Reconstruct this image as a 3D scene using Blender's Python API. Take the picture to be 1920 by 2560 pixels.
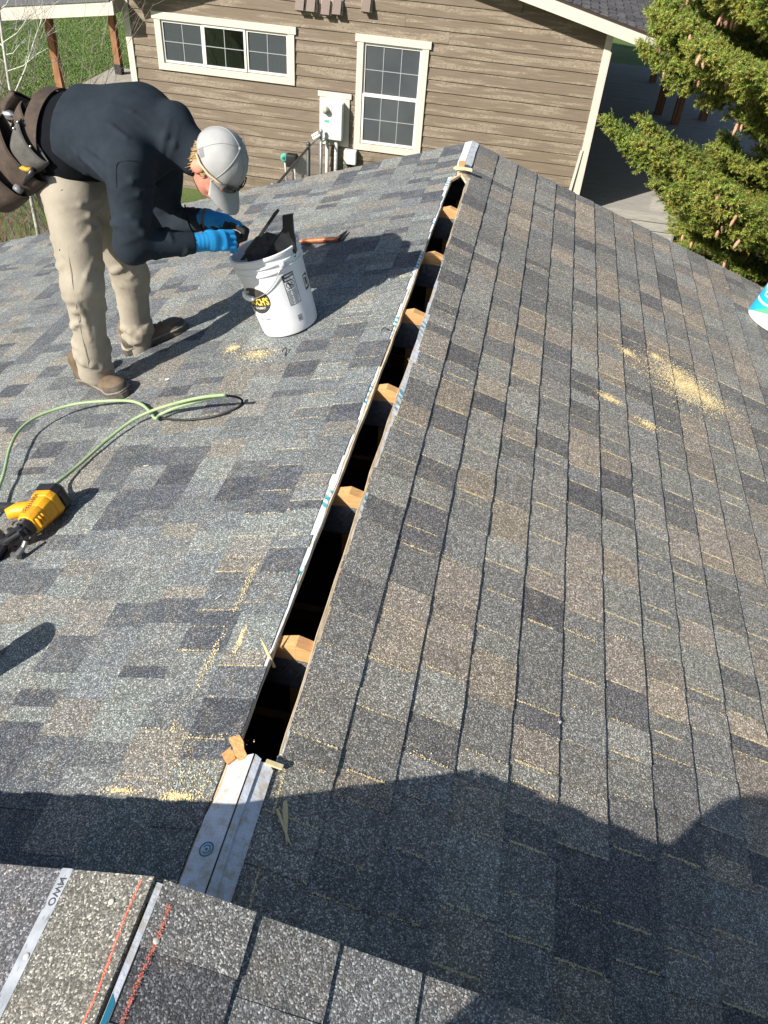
import bpy, bmesh, math, random
import numpy as np
from mathutils import Vector, Matrix
rnd = random.Random(7)
nrs = np.random.RandomState(11)
for o in list(bpy.data.objects): bpy.data.objects.remove(o)
scene = bpy.context.scene
COL = scene.collection

# ---------------------------------------------------------------- camera
FPX, YAW, PITCH, ROLL = 1962.93, 0.13425, 0.7305, 0.0850
CAM = np.array([0.365, 0.0, 1.5983])
def cam_axes():
    cy, sy, cp, sp = math.cos(YAW), math.sin(YAW), math.cos(PITCH), math.sin(PITCH)
    w = np.array([-sy*cp, cy*cp, -sp]); r0 = np.array([cy, sy, 0.0]); u0 = np.cross(r0, w)
    r = math.cos(ROLL)*r0 + math.sin(ROLL)*u0
    u = -math.sin(ROLL)*r0 + math.cos(ROLL)*u0
    return r, u, w
CR, CU, CW = cam_axes()
cd = bpy.data.cameras.new('camera'); cam = bpy.data.objects.new('camera', cd); COL.objects.link(cam)
cd.sensor_fit = 'VERTICAL'; cd.sensor_height = 24.0; cd.lens = 24.0*FPX/2560.0
cd.clip_start = 0.02; cd.clip_end = 3000
cam.matrix_world = Matrix(((CR[0], CU[0], -CW[0], CAM[0]), (CR[1], CU[1], -CW[1], CAM[1]),
                           (CR[2], CU[2], -CW[2], CAM[2]), (0, 0, 0, 1)))
scene.camera = cam
scene.render.resolution_x = 768; scene.render.resolution_y = 1024

# ---------------------------------------------------------------- light
SUN = np.array([0.5, 0.6, -0.513]); SUN = SUN/np.linalg.norm(SUN)      # travel direction
world = bpy.data.worlds.new('World'); scene.world = world; world.use_nodes = True
wn = world.node_tree; bg = wn.nodes['Background']
sky = wn.nodes.new('ShaderNodeTexSky'); sky.sky_type = 'NISHITA'; sky.sun_disc = False
sky.sun_elevation = math.asin(-SUN[2]); sky.sun_rotation = math.atan2(-SUN[0], -SUN[1])
wn.links.new(sky.outputs['Color'], bg.inputs['Color']); bg.inputs['Strength'].default_value = 0.075
sl = bpy.data.lights.new('sun', 'SUN'); sl.energy = 5.0; sl.angle = math.radians(0.53); sl.color = (1.0, 0.95, 0.87)
so = bpy.data.objects.new('sun', sl); COL.objects.link(so)
so.rotation_euler = Vector(-SUN).to_track_quat('Z', 'Y').to_euler(); so.location = (-8, -10, 9)
vs = scene.view_settings; vs.view_transform = 'Standard'; vs.look = 'None'; vs.gamma = 1.0
vs.use_curve_mapping = False; vs.exposure = 0.68

# ---------------------------------------------------------------- pixel -> place helpers (photo pixels, 1920 x 2560)
SL = 0.3182                                     # roof pitch
ST, CT, TT = math.sin(SL), math.cos(SL), math.tan(SL)
NL = np.array([-ST, 0, CT]); NR = np.array([ST, 0, CT])
def ray(px, py): return (px-960)/FPX*CR - (py-1280)/FPX*CU + CW
def on_plane(px, py, n, d=0.0):
    D = ray(px, py); return CAM + D*((d - CAM@n)/(D@n))
def PL(px, py, h=0.0): return on_plane(px, py, NL, h)
def PR(px, py, h=0.0): return on_plane(px, py, NR, h)
def at_y(px, py, y): D = ray(px, py); return CAM + D*(y/D[1])
def at_z(px, py, z): D = ray(px, py); return CAM + D*((z-CAM[2])/D[2])
def proj(P):
    d = np.asarray(P, float) - CAM
    k = d@CW
    return 960 + FPX*(d@CR)/k, 1280 - FPX*(d@CU)/k

# ---------------------------------------------------------------- object helpers
WM = {}
def link(o, parent=None, world=None):
    COL.objects.link(o)
    w = world if world is not None else Matrix.Identity(4)
    if parent is not None:
        o.parent = parent; o.matrix_parent_inverse = WM[parent.name].inverted()
    o.matrix_basis = w; WM[o.name] = w
    return o
def tag(o, label=None, cat=None, group=None, kind=None):
    if label: o['label'] = label
    if cat: o['category'] = cat
    if group: o['group'] = group
    if kind: o['kind'] = kind
    return o
def thing(name, loc, label, cat, group=None):
    o = bpy.data.objects.new(name, None); o.empty_display_size = 0.1
    link(o, None, Matrix.Translation(Vector(loc)))
    return tag(o, label, cat, group)
def mesh(name, V, F, smooth=False):
    me = bpy.data.meshes.new(name); me.from_pydata([tuple(map(float, v)) for v in V], [], [tuple(map(int, f)) for f in F])
    if smooth: me.polygons.foreach_set('use_smooth', [True]*len(me.polygons))
    me.update(); return me
def mk(name, V, F, mat, parent=None, smooth=False):
    me = mesh(name, V, F, smooth)
    me.materials.append(mat)
    o = bpy.data.objects.new(name, me); link(o, parent); return o
def inst(name, me, parent, world, color=None):
    o = bpy.data.objects.new(name, me); link(o, parent, world)
    if color is not None: o.color = (*color, 1)
    return o
class MB:
    """collects shapes of ONE part"""
    def __init__(s): s.V = []; s.F = []
    def add(s, V, F):
        b = len(s.V); s.V += [tuple(v) for v in V]; s.F += [tuple(b+i for i in f) for f in F]; return s
    def box(s, lo, hi, M=None, bev=0.0):
        x0, y0, z0 = lo; x1, y1, z1 = hi
        if bev > 0:
            bm = bmesh.new()
            vs_ = [bm.verts.new(c) for c in ((x0,y0,z0),(x1,y0,z0),(x1,y1,z0),(x0,y1,z0),(x0,y0,z1),(x1,y0,z1),(x1,y1,z1),(x0,y1,z1))]
            for f in ((3,2,1,0),(4,5,6,7),(0,1,5,4),(1,2,6,5),(2,3,7,6),(3,0,4,7)): bm.faces.new([vs_[i] for i in f])
            bmesh.ops.bevel(bm, geom=bm.edges[:], offset=bev, segments=2, affect='EDGES', profile=0.6)
            V = [np.array(v.co) for v in bm.verts]; bm.verts.index_update(); F = [[v.index for v in f.verts] for f in bm.faces]; bm.free()
        else:
            V = [np.array(c, float) for c in ((x0,y0,z0),(x1,y0,z0),(x1,y1,z0),(x0,y1,z0),(x0,y0,z1),(x1,y0,z1),(x1,y1,z1),(x0,y1,z1))]
            F = [(3,2,1,0),(4,5,6,7),(0,1,5,4),(1,2,6,5),(2,3,7,6),(3,0,4,7)]
        if M is not None: V = [M[0] + M[1]@v for v in V]
        return s.add(V, F)
    def tube(s, pts, r, n=8, caps=True):
        pts = [np.asarray(p, float) for p in pts]; m = len(pts)
        rr = r if hasattr(r, '__len__') else [r]*m
        V = []; F = []; prev = None
        for i, p in enumerate(pts):
            d = pts[min(i+1, m-1)] - pts[max(i-1, 0)]; d = d/(np.linalg.norm(d)+1e-12)
            if prev is None:
                a = np.array([0, 0, 1.]) if abs(d[2]) < .9 else np.array([1., 0, 0]); e = np.cross(d, a)
            else: e = prev - d*(prev@d)
            e /= np.linalg.norm(e)+1e-12; prev = e; g = np.cross(d, e)
            for k in range(n):
                t = 2*math.pi*k/n; V.append(p + rr[i]*(math.cos(t)*e + math.sin(t)*g))
        for i in range(m-1):
            for k in range(n):
                a = i*n+k; b = i*n+(k+1) % n; F.append((a, b, b+n, a+n))
        if caps: F.append(tuple(range(n))[::-1]); F.append(tuple((m-1)*n+k for k in range(n)))
        return s.add(V, F)
    def lathe(s, prof, n, M=(np.zeros(3), np.eye(3)), closed=False):
        V = []; F = []; m = len(prof)
        for (r, z) in prof:
            for k in range(n):
                t = 2*math.pi*k/n; V.append(M[0] + M[1]@np.array([r*math.cos(t), r*math.sin(t), z]))
        for i in range(m-1):
            for k in range(n):
                a = i*n+k; b = i*n+(k+1) % n; F.append((a, b, b+n, a+n))
        if not closed:
            if prof[0][0] > 1e-6: F.append(tuple(range(n))[::-1])
            if prof[-1][0] > 1e-6: F.append(tuple((m-1)*n+k for k in range(n)))
        return s.add(V, F)
    def prism(s, poly, fn, d0, d1):
        """poly 2-D outline, fn(u, v, d) -> point, extruded from d0 to d1"""
        n = len(poly); V = [fn(u, v, d0) for u, v in poly] + [fn(u, v, d1) for u, v in poly]
        F = [tuple(range(n))[::-1], tuple(range(n, 2*n))] + [(k, (k+1) % n, n+(k+1) % n, n+k) for k in range(n)]
        return s.add(V, F)
    def build(s, name, mat, parent=None, smooth=False): return mk(name, s.V, s.F, mat, parent, smooth)
def frame(o, x, z):
    x = np.asarray(x, float); z = np.asarray(z, float); z = z/np.linalg.norm(z); x = x - z*(x@z); x /= np.linalg.norm(x)
    y = np.cross(z, x); return (np.asarray(o, float), np.array([x, y, z]).T)
def autosmooth(o, ang=40):
    me = o.data; me.polygons.foreach_set('use_smooth', [True]*len(me.polygons))
    bm = bmesh.new(); bm.from_mesh(me); a = math.radians(ang)
    for e in bm.edges:
        if len(e.link_faces) == 2 and e.calc_face_angle(0) > a: e.smooth = False
    bm.to_mesh(me); bm.free(); return o
_dg = None
def text_shape(txt, size, extrude=0.0, bold=0.0):
    cu = bpy.data.curves.new('t', 'FONT'); cu.body = txt; cu.size = size; cu.extrude = extrude; cu.offset = bold
    cu.align_x = 'CENTER'; cu.align_y = 'CENTER'; cu.resolution_u = 3
    ob = bpy.data.objects.new('t', cu); COL.objects.link(ob)
    bpy.context.view_layer.update(); dg = bpy.context.evaluated_depsgraph_get()
    me = bpy.data.meshes.new_from_object(ob.evaluated_get(dg))
    V = [np.array(v.co) for v in me.vertices]; F = [tuple(p.vertices) for p in me.polygons]
    bpy.data.objects.remove(ob); bpy.data.meshes.remove(me); bpy.data.curves.remove(cu)
    return V, F

# ---------------------------------------------------------------- material helpers
class NT:
    def __init__(s, name, base=(.5, .5, .5), rough=.7, metal=0.0, spec=0.4):
        s.m = bpy.data.materials.new(name); s.m.use_nodes = True; s.t = s.m.node_tree
        s.b = s.t.nodes['Principled BSDF']; s.b.inputs['Base Color'].default_value = (*base, 1)
        s.b.inputs['Roughness'].default_value = rough; s.b.inputs['Metallic'].default_value = metal
        s.b.inputs['Specular IOR Level'].default_value = spec
    def n(s, t, props=None, ins=None):
        x = s.t.nodes.new('ShaderNode'+t)
        for k, v in (props or {}).items(): setattr(x, k, v)
        for k, v in (ins or {}).items():
            if isinstance(v, bpy.types.NodeSocket): s.t.links.new(v, x.inputs[k])
            else: x.inputs[k].default_value = v
        return x
    def l(s, a, b): s.t.links.new(a, b)
    def pos(s): return s.n('NewGeometry').outputs['Position']
    def obj(s): return s.n('TexCoord').outputs['Object']
    def noise(s, vec, scale, detail=3, rough=.55, dist=0.0):
        return s.n('TexNoise', None, {'Vector': vec, 'Scale': scale, 'Detail': detail, 'Roughness': rough, 'Distortion': dist}).outputs['Fac']
    def ramp(s, fac, stops):
        x = s.n('ValToRGB', None, {'Fac': fac}); e = x.color_ramp.elements
        while len(e) < len(stops): e.new(0.5)
        for i, (p, c) in enumerate(stops):
            e[i].position = p; e[i].color = (*c, 1) if hasattr(c, '__len__') else (c, c, c, 1)
        return x.outputs['Color']
    def mix(s, fac, a, b, mode='MIX'):
        x = s.n('Mix', {'data_type': 'RGBA', 'blend_type': mode})
        for k, v in (('Factor', fac), ('A', a), ('B', b)):
            i = [q for q in x.inputs if q.name == k and q.enabled and (q.type == 'RGBA' or (k == 'Factor' and q.type == 'VALUE'))][0]
            if isinstance(v, bpy.types.NodeSocket): s.l(v, i)
            else: i.default_value = v if k == 'Factor' else ((*v, 1) if hasattr(v, '__len__') else (v, v, v, 1))
        return [q for q in x.outputs if q.type == 'RGBA'][0]
    def math(s, op, a, b=None, c=None):
        x = s.n('Math', {'operation': op})
        for i, v in enumerate((a, b, c)):
            if v is None: continue
            if isinstance(v, bpy.types.NodeSocket): s.l(v, x.inputs[i])
            else: x.inputs[i].default_value = v
        return x.outputs[0]
    def map(s, vec, scale=(1, 1, 1), rot=(0, 0, 0)):
        return s.n('Mapping', None, {'Vector': vec, 'Scale': scale, 'Rotation': rot}).outputs['Vector']
    def col(s, sock): s.l(sock, s.b.inputs['Base Color']); return s
    def bump(s, h, strength=.3, dist=.002):
        x = s.n('Bump', None, {'Height': h, 'Strength': strength, 'Distance': dist}); s.l(x.outputs['Normal'], s.b.inputs['Normal']); return s
def simple(name, base, rough=.7, metal=0.0, spec=.4, var=.12, scale=40, bump=0.0, bscale=200, bdist=.001):
    """plain material with a little mottling so that nothing is perfectly uniform"""
    t = NT(name, base, rough, metal, spec); p = t.obj()
    nz = t.noise(p, scale, 4)
    t.col(t.mix(1.0, base, t.ramp(nz, [(.25, 1-var), (.75, 1+var)]), 'MULTIPLY'))
    if bump: t.bump(t.noise(p, bscale, 4), bump, bdist)
    return t.m
def granule_mat(name, use_attr, gscale=380., gain=1.0):
    t = NT(name, (.16, .16, .16), .93, 0, .25); p = t.pos()
    if use_attr: c = t.n('Attribute', {'attribute_name': 'col'}).outputs['Color']
    else: c = t.n('ObjectInfo').outputs['Color']
    blend = t.noise(p, 17, 3, .6)
    c = t.mix(t.ramp(blend, [(.50, 0.0), (.72, .30)]), c, (.30*gain, .255*gain, .20*gain))
    c = t.mix(t.ramp(t.noise(t.map(p, (1, 1, 1), (1, 2, .4)), 14, 3, .6), [(.50, 0.0), (.72, .30)]), c, (.155*gain, .165*gain, .172*gain))
    v = t.n('TexVoronoi', None, {'Vector': p, 'Scale': gscale, 'Randomness': 1.0})
    sep = t.n('SeparateColor', None, {'Color': v.outputs['Color']})
    c = t.mix(1.0, c, t.ramp(sep.outputs[0], [(0, .40), (.40, .64), (.70, .98), (.86, 1.5), (.94, 2.2), (1.0, 2.8)]), 'MULTIPLY')
    c = t.mix(t.math('MULTIPLY', sep.outputs[1], .30), c, t.mix(1.0, c, (1.18, 1.0, .80), 'MULTIPLY'))
    c = t.mix(1.0, c, t.ramp(t.noise(p, 55, 3, .6), [(.3, .82), (.7, 1.18)]), 'MULTIPLY')
    t.col(c)
    t.bump(t.math('SUBTRACT', 1.0, v.outputs['Distance']), .30, .0025)
    return t.m
# ================================================================ materials used by the roofs
M_SH = granule_mat('shingle_granules', False)
M_SHA = granule_mat('shingle_granules_field', True)
t = NT('plywood_edge', (.52, .40, .26), .8); p = t.pos()
t.col(t.ramp(t.noise(t.map(p, (8, 8, 260)), 3, 4), [(.3, (.34, .24, .14)), (.55, (.62, .50, .34)), (.8, (.72, .62, .46))])); t.bump(t.noise(p, 160, 3), .3, .001); M_PLY = t.m
t = NT('truss_lumber', (.60, .36, .15), .75); p = t.pos()
g = t.noise(t.map(p, (6, 90, 90)), 2.2, 4, .6, .6)
t.col(t.mix(t.ramp(t.noise(p, 16, 3), [(.4, 0.), (.65, .6)]), t.ramp(g, [(.3, (.50, .24, .09)), (.55, (.66, .40, .16)), (.8, (.74, .52, .24))]), (.56, .26, .12)))
t.bump(g, .25, .001); M_LUM = t.m
t = NT('galvanised_plate', (.30, .32, .34), .45, .7); p = t.pos()
t.col(t.ramp(t.noise(p, 60, 3), [(.3, .13), (.7, .26)])); t.bump(t.n('TexWave', {'wave_type': 'BANDS', 'bands_direction': 'Z'}, {'Vector': p, 'Scale': 60.0}).outputs['Fac'], .8, .003); M_PLATE = t.m
def underlay_mat(name, prints):
    t = NT(name, (.72, .76, .82), .5, 0, .35); p = t.pos()
    base = t.ramp(t.noise(p, 22, 4), [(.3, (.58, .62, .68)), (.7, (.76, .79, .84))])
    wx = t.n('TexWave', {'wave_type': 'BANDS', 'bands_direction': 'Y'}, {'Vector': p, 'Scale': 42.0}).outputs['Fac']
    wy = t.n('TexWave', {'wave_type': 'BANDS', 'bands_direction': 'X'}, {'Vector': p, 'Scale': 42.0}).outputs['Fac']
    grid = t.math('MAXIMUM', wx, wy)
    base = t.mix(t.ramp(grid, [(.90, 0.), (.99, .35)]), base, (.42, .48, .56))
    if prints:
        st = t.n('TexWave', {'wave_type': 'BANDS', 'bands_direction': 'DIAGONAL'}, {'Vector': t.map(p, (1, 1, 0)), 'Scale': 17.0, 'Distortion': 2.5, 'Detail': 2.0, 'Detail Scale': 2.0}).outputs['Fac']
        zone = t.ramp(t.noise(t.map(p, (0, 1, 0)), 2.6, 2), [(.55, 0.), (.58, 1.)])
        f = t.math('MULTIPLY', t.ramp(st, [(.52, 0.), (.60, 1.)]), zone)
        base = t.mix(f, base, (.03, .30, .40))
    wood = t.ramp(t.noise(p, 34, 4, .7), [(.46, 0.), (.64, .8)])
    base = t.mix(wood, base, (.50, .42, .30))
    t.col(base); t.bump(t.noise(p, 60, 3), .4, .004)
    return t.m
M_UL = underlay_mat('printed_underlayment', True); M_ULP = underlay_mat('plain_underlayment', False)
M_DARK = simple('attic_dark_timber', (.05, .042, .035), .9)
M_TEAL = simple('teal_print', (.03, .22, .34), .55)
t = NT('sawdust', (.72, .53, .26), .9)
isl = t.n('NewGeometry').outputs['Random Per Island']
t.col(t.ramp(isl, [(0, (.56, .40, .20)), (.35, (.76, .60, .31)), (.7, (.86, .72, .40)), (1, (.90, .80, .54))])); M_SAW = t.m
t = NT('red_chalk', (.72, .16, .10), .95); isl = t.n('NewGeometry').outputs['Random Per Island']
t.col(t.ramp(isl, [(0, (.55, .09, .06)), (.6, (.76, .20, .13)), (1, (.85, .38, .28))])); M_RED = t.m
M_WHITE = simple('white_trim_paint', (.66, .60, .50), .55, var=.05, scale=8)
M_NAIL = simple('galvanised_nail_head', (.72, .70, .58), .4, .3)
t = NT('lap_siding', (.26, .19, .125), .75); M_GSID = t.m

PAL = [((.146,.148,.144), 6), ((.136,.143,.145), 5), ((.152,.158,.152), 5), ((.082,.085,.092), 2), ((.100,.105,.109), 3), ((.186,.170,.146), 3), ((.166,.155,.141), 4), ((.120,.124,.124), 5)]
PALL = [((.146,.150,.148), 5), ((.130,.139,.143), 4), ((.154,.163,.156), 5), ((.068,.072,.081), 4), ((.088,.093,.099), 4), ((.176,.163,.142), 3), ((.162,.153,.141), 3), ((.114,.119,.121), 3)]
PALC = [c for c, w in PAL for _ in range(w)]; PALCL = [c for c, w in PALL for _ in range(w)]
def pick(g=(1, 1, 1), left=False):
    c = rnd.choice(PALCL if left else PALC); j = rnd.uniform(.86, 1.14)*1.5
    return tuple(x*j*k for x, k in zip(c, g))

# ---- shared shingle meshes: local x = down-slope 0..1, y = width 0..1, z = thickness 0..1
def shingle_variant(seed, top=.15):
    r = random.Random(seed); ns = 4; V = []; F = []
    ux = [r.uniform(-.004, .004) for _ in range(ns+1)]; bx_ = [1 + r.uniform(-.006, .006) for _ in range(ns+1)]
    bz = [r.uniform(.94, 1.03) for _ in range(ns+1)]
    for i in range(ns+1):
        y = i/ns
        V += [(ux[i], y, 0), (ux[i], y, top), (bx_[i], y, bz[i]), (bx_[i], y, 0)]
    for i in range(ns):
        a = 4*i; b = a+4
        F += [(a+1, a+2, b+2, b+1), (a+2, a+3, b+3, b+2), (a, a+1, b+1, b), (a+3, a, b, b+3)]
    F += [(0, 3, 2, 1), (4*ns, 4*ns+1, 4*ns+2, 4*ns+3)]
    me = mesh('shingle', V, F); me.materials.append(M_SH); return me
SHV = [shingle_variant(i) for i in range(7)]
SHC = [shingle_variant(i+20, .62) for i in range(7)]       # top course, cut off at the ridge
EXPO = 0.143; TUCK = 0.03
def slope_world(o, side, s0, y0, length, width, thick, off, yaw=0.0):
    """world matrix of a slab: origin at slope distance s0 from the ridge, position y0 along it"""
    d = np.array([side*CT, 0, -ST]); n = NR if side > 0 else NL
    P = np.asarray(o) + d*s0 + np.array([0, y0, 0]) + n*off
    if side > 0: X, Y = d, np.array([0, 1., 0])
    else: X, Y = d, np.array([0, -1., 0]); P = P + np.array([0, width, 0])
    if yaw: X, Y = X*math.cos(yaw)+Y*math.sin(yaw), Y*math.cos(yaw)-X*math.sin(yaw)
    M = np.eye(4); M[:3, 0] = X*length; M[:3, 1] = Y*width; M[:3, 2] = n*thick; M[:3, 3] = P
    return Matrix(M.tolist())
def px_area(Mw):
    M = np.array(Mw); pts = []
    for u, v in ((.17, 0), (1, 0), (1, 1), (.17, 1)):
        P = M[:3, 3] + M[:3, 0]*u + M[:3, 1]*v + M[:3, 2]
        if (P-CAM)@CW < .1: return 0
        pts.append(proj(P))
    cx = sum(p[0] for p in pts)/4; cy = sum(p[1] for p in pts)/4
    if not (-40 < cx < 1960 and -40 < cy < 2600): return 0
    return .5*abs(sum(pts[i][0]*pts[(i+1) % 4][1]-pts[(i+1) % 4][0]*pts[i][1] for i in range(4)))
def lay_courses(o, side, s0, kmax, ya, yb, cut, off, wr, g=(1, 1, 1), exp=EXPO, tk=1.0):
    """list of (matrix, colour, y of the seam, s range)"""
    out = []
    for k in range(1, kmax+1):
        sb = s0 + k*exp; y = ya - rnd.uniform(0, .12); hi = rnd.random() < .5
        prev = None
        while y < yb:
            w = rnd.uniform(*wr)
            if yb - (y+w) < .06: w = yb - y
            yy0 = max(y, ya); ww = min(y+w, yb)-yy0
            if ww > .015:
                su = sb-exp-TUCK
                if k == 1: su = cut(yy0+ww/2) + rnd.uniform(-.006, .006)
                th = (rnd.uniform(.0086, .0094) if hi else rnd.uniform(.0068, .0075))*tk
                c = pick(g, side < 0)
                if prev and rnd.random() < .05: c = prev
                prev = c
                Mw = slope_world(o, side, su, yy0, sb-su+rnd.uniform(-.0006, .0006), ww-.0008, th, off, rnd.uniform(-.001, .001))
                out.append((Mw, c, yy0, (sb-exp, sb), th, k))
            y += w; hi = not hi
    return out
def field_mesh(name, items, parent):
    """all remaining shingles of a slope as real geometry in one part"""
    V = []; F = []; C = []
    for i, (Mw, c, *_x) in enumerate(items):
        me = (SHC if _x[-1] == 1 else SHV)[i % 7]; M = np.array(Mw); b = len(V)
        for v in me.vertices: V.append(M[:3, 3] + M[:3, :3]@np.array(v.co))
        for pl in me.polygons: F.append(tuple(b+j for j in pl.vertices)); C += [(*c, 1)]*len(pl.vertices)
    ob = mk(name, V, F, M_SHA, parent)
    a = ob.data.color_attributes.new('col', 'FLOAT_COLOR', 'CORNER'); a.data.foreach_set('color', np.array(C, np.float32).ravel())
    return tag(ob, kind='stuff')

# ================================================================ garage: the roof being worked on
YA, YB, EAVE = 0.20, 5.506, 4.15
SLOT0, SLOT1, SLW = 0.888, 4.87, 0.050
garage = thing('garage', (0, 2.8, -4.0), 'building under the wide grey shingle roof whose ridge is cut open', 'building')
def slope_fn(side, off):
    d = np.array([side*CT, 0, -ST]); n = NR if side > 0 else NL
    return lambda s, y, h=0.0: d*s + np.array([0, y, 0]) + n*(off+h)
SHOFF = -0.008
slopes = {}
for side in (-1, 1):
    mb = MB(); fn = slope_fn(side, SHOFF)
    e = SLW/CT
    inner = []
    for y in np.arange(SLOT0, SLOT1+.01, .1):
        inner.append((e+rnd.uniform(-.0025, .0025)+.006*math.sin(y*2.1+side), float(min(y, SLOT1))))
    poly = [(.002, YA), (.002, SLOT0)] + inner + [(.002, SLOT1), (.002, YB), (EAVE/CT, YB), (EAVE/CT, YA)]
    mb.prism(poly, lambda u, v, dd: fn(u, v, dd), -.0125, 0.0)
    slopes[side] = mb.build('roof_slope', M_PLY, garage)
def cut_left(y):
    if SLOT0-.02 < y < SLOT1: return .069 + .007*math.sin(y*4.3) + .005*math.sin(y*11)
    return .074 if y < 2 else .040
def cut_right(y):
    if 1.95 < y < 3.75: return .056 + .020*math.sin((y-1.95)/1.8*math.pi)
    if y < SLOT0: return .048
    return .0565 if y < SLOT1 else .040
items = {-1: lay_courses((0,0,0), -1, .050, 29, YA, YB, cut_left, SHOFF, (.04, .145), (.89, .93, .95)),  # last triple darkens and cools this slope: light balance put into colour
          1: lay_courses((0,0,0), 1, .0473, 29, YA, YB, cut_right, SHOFF, (.05, .185), (1.20, 1.14, 1.06))}  # brightens and warms this slope: painted light, plus a film of sawdust
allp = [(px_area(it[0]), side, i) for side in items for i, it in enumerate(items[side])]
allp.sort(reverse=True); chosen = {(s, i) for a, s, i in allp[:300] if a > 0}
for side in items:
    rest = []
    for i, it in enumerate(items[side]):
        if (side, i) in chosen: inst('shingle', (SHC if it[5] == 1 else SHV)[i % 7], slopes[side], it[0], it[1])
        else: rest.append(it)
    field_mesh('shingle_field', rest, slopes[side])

# underlayment: strips along the cut and the two uncut ends
def sheet(name, side, poly, h, mat, parent, th=.0012):
    fn = slope_fn(side, SHOFF); mb = MB(); mb.prism(poly, lambda u, v, dd: fn(u, v, dd), h, h+th); return mb.build(name, mat, parent)
for side in (-1, 1):
    e = SLW/CT; inner = []; y = SLOT0
    while y < SLOT1:
        w = e+.002+abs(rnd.gauss(0, .003))
        if side > 0 and 1.3 < y < 1.6: w += .006
        inner.append((w, y)); y += rnd.uniform(.03, .09)
    sheet('underlayment_strip', side, inner + [(e+.003, SLOT1), (.125, SLOT1), (.125, SLOT0)], .0008, M_UL, slopes[side])
L = slopes[-1]; R = slopes[1]
# near uncut end: right sheet first, left sheet lapping over the ridge on top
rp = [(.0, .30), (.0, SLOT0-.002), (.020, SLOT0-.006), (.036, SLOT0-.004), (.050, SLOT0-.016), (.054, .30)]
sheet('underlayment_flap', 1, rp, .0090, M_ULP, R)
lp = [(.0, .30), (.0, SLOT0+.004), (.014, SLOT0), (.03, SLOT0+.006), (.045, SLOT0-.003), (.052, SLOT0-.02), (.050, .80), (.062, .74), (.062, .30)]
sheet('underlayment_flap', -1, lp, .0130, M_ULP, L, .0014)
ov = [(.0, .30), (.0, SLOT0+.004), (.016, SLOT0-.002), (.0155, .80), (.0145, .70), (.020, .58), (.024, .45), (.026, .30)]
sheet('underlayment_flap', 1, ov, .0130, M_ULP, R, .0014)
for side, w in ((-1, .050), (1, .046)):
    sheet('underlayment_flap', side, [(.0, 4.93), (.0, 5.50), (w, 5.50), (w-.004, 5.3), (w, 5.1), (w-.006, 4.93)], .0095 if side > 0 else .0100, M_ULP, slopes[side])
# ring mark printed on the near flap
C0 = (.030, .668); fnL = slope_fn(-1, SHOFF); mb = MB()
def ring(r0, r1, a0=0, a1=2*math.pi, n=28):
    for k in range(n):
        t0 = a0+(a1-a0)*k/n; t1 = a0+(a1-a0)*(k+1)/n
        pts = [(r0, t0), (r1, t0), (r1, t1), (r0, t1)]
        mb.add([fnL(C0[0]+r*math.cos(t)*1.0, C0[1]+r*math.sin(t), .0149) for r, t in pts], [(0, 1, 2, 3)])
ring(.0128, .0162); ring(.0070, .0098, .4, 5.6); ring(.0, .0034, n=10)
mb.build('printed_ring_mark', M_TEAL, L)
# trusses seen through the cut
TY0, TSP = 1.2444, .6243
def chord(mb, side, ya, yb, top, dep, s1):
    fn = slope_fn(side, 0)
    P = [fn(0, 0, -top), fn(s1, 0, -top), fn(s1, 0, -top-dep), fn(0, 0, -top-dep)]
    zt = -top/CT; zb = -(top+dep)/CT
    prof = [(0, zt), (P[1][0], P[1][2]), (P[2][0], P[2][2]), (0, zb)]
    if side > 0: prof = prof[::-1]
    mb.prism(prof, lambda u, v, dd: np.array([u, dd, v]), ya, yb)
for i in range(-1, 7):
    y = TY0 + i*TSP; mb = MB(); a, b = y-.019, y+.019
    chord(mb, -1, a, b, .0215, .089, 4.2); chord(mb, 1, a+.0004, b-.0004, .0215, .089, 4.2)
    mb.box((-4.0, a, -1.46), (4.0, b, -1.37)); mb.box((-.019, a+.001, -1.40), (.019, b-.001, -.12))
    tr = mb.build('truss', M_LUM, garage)
    pb = MB()
    pb.prism([(-.11, -.20), (.11, -.20), (.11, -.088), (0, -.078), (-.11, -.088)], lambda u, v, dd: np.array([u, dd, v]), a-.0016, a-.0002)
    pb.build('connector_plate', M_PLATE, tr)
# walls and attic floor close the space below
mb = MB()
for ya, yb in ((.30, .42), (5.26, 5.38)):
    mb.prism([(-4.0, -4.0), (4.0, -4.0), (4.0, -1.36), (0, -.04), (-4.0, -1.36)], lambda u, v, dd: np.array([u, dd, v]), ya, yb)
mb.box((-4.0, .42, -4.0), (-3.88, 5.26, -1.38)); mb.box((3.88, .42, -4.0), (4.0, 5.26, -1.38))
mb.build('wall', M_GSID, garage)
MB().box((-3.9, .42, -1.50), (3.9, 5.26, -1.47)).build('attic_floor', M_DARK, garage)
for side in (-1, 1):
    mb = MB(); x = side*(EAVE+.012); mb.box((min(x, x-side*.02), YA, -1.55), (max(x, x-side*.02), YB, -1.385)); mb.build('fascia', M_WHITE, garage)

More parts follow.
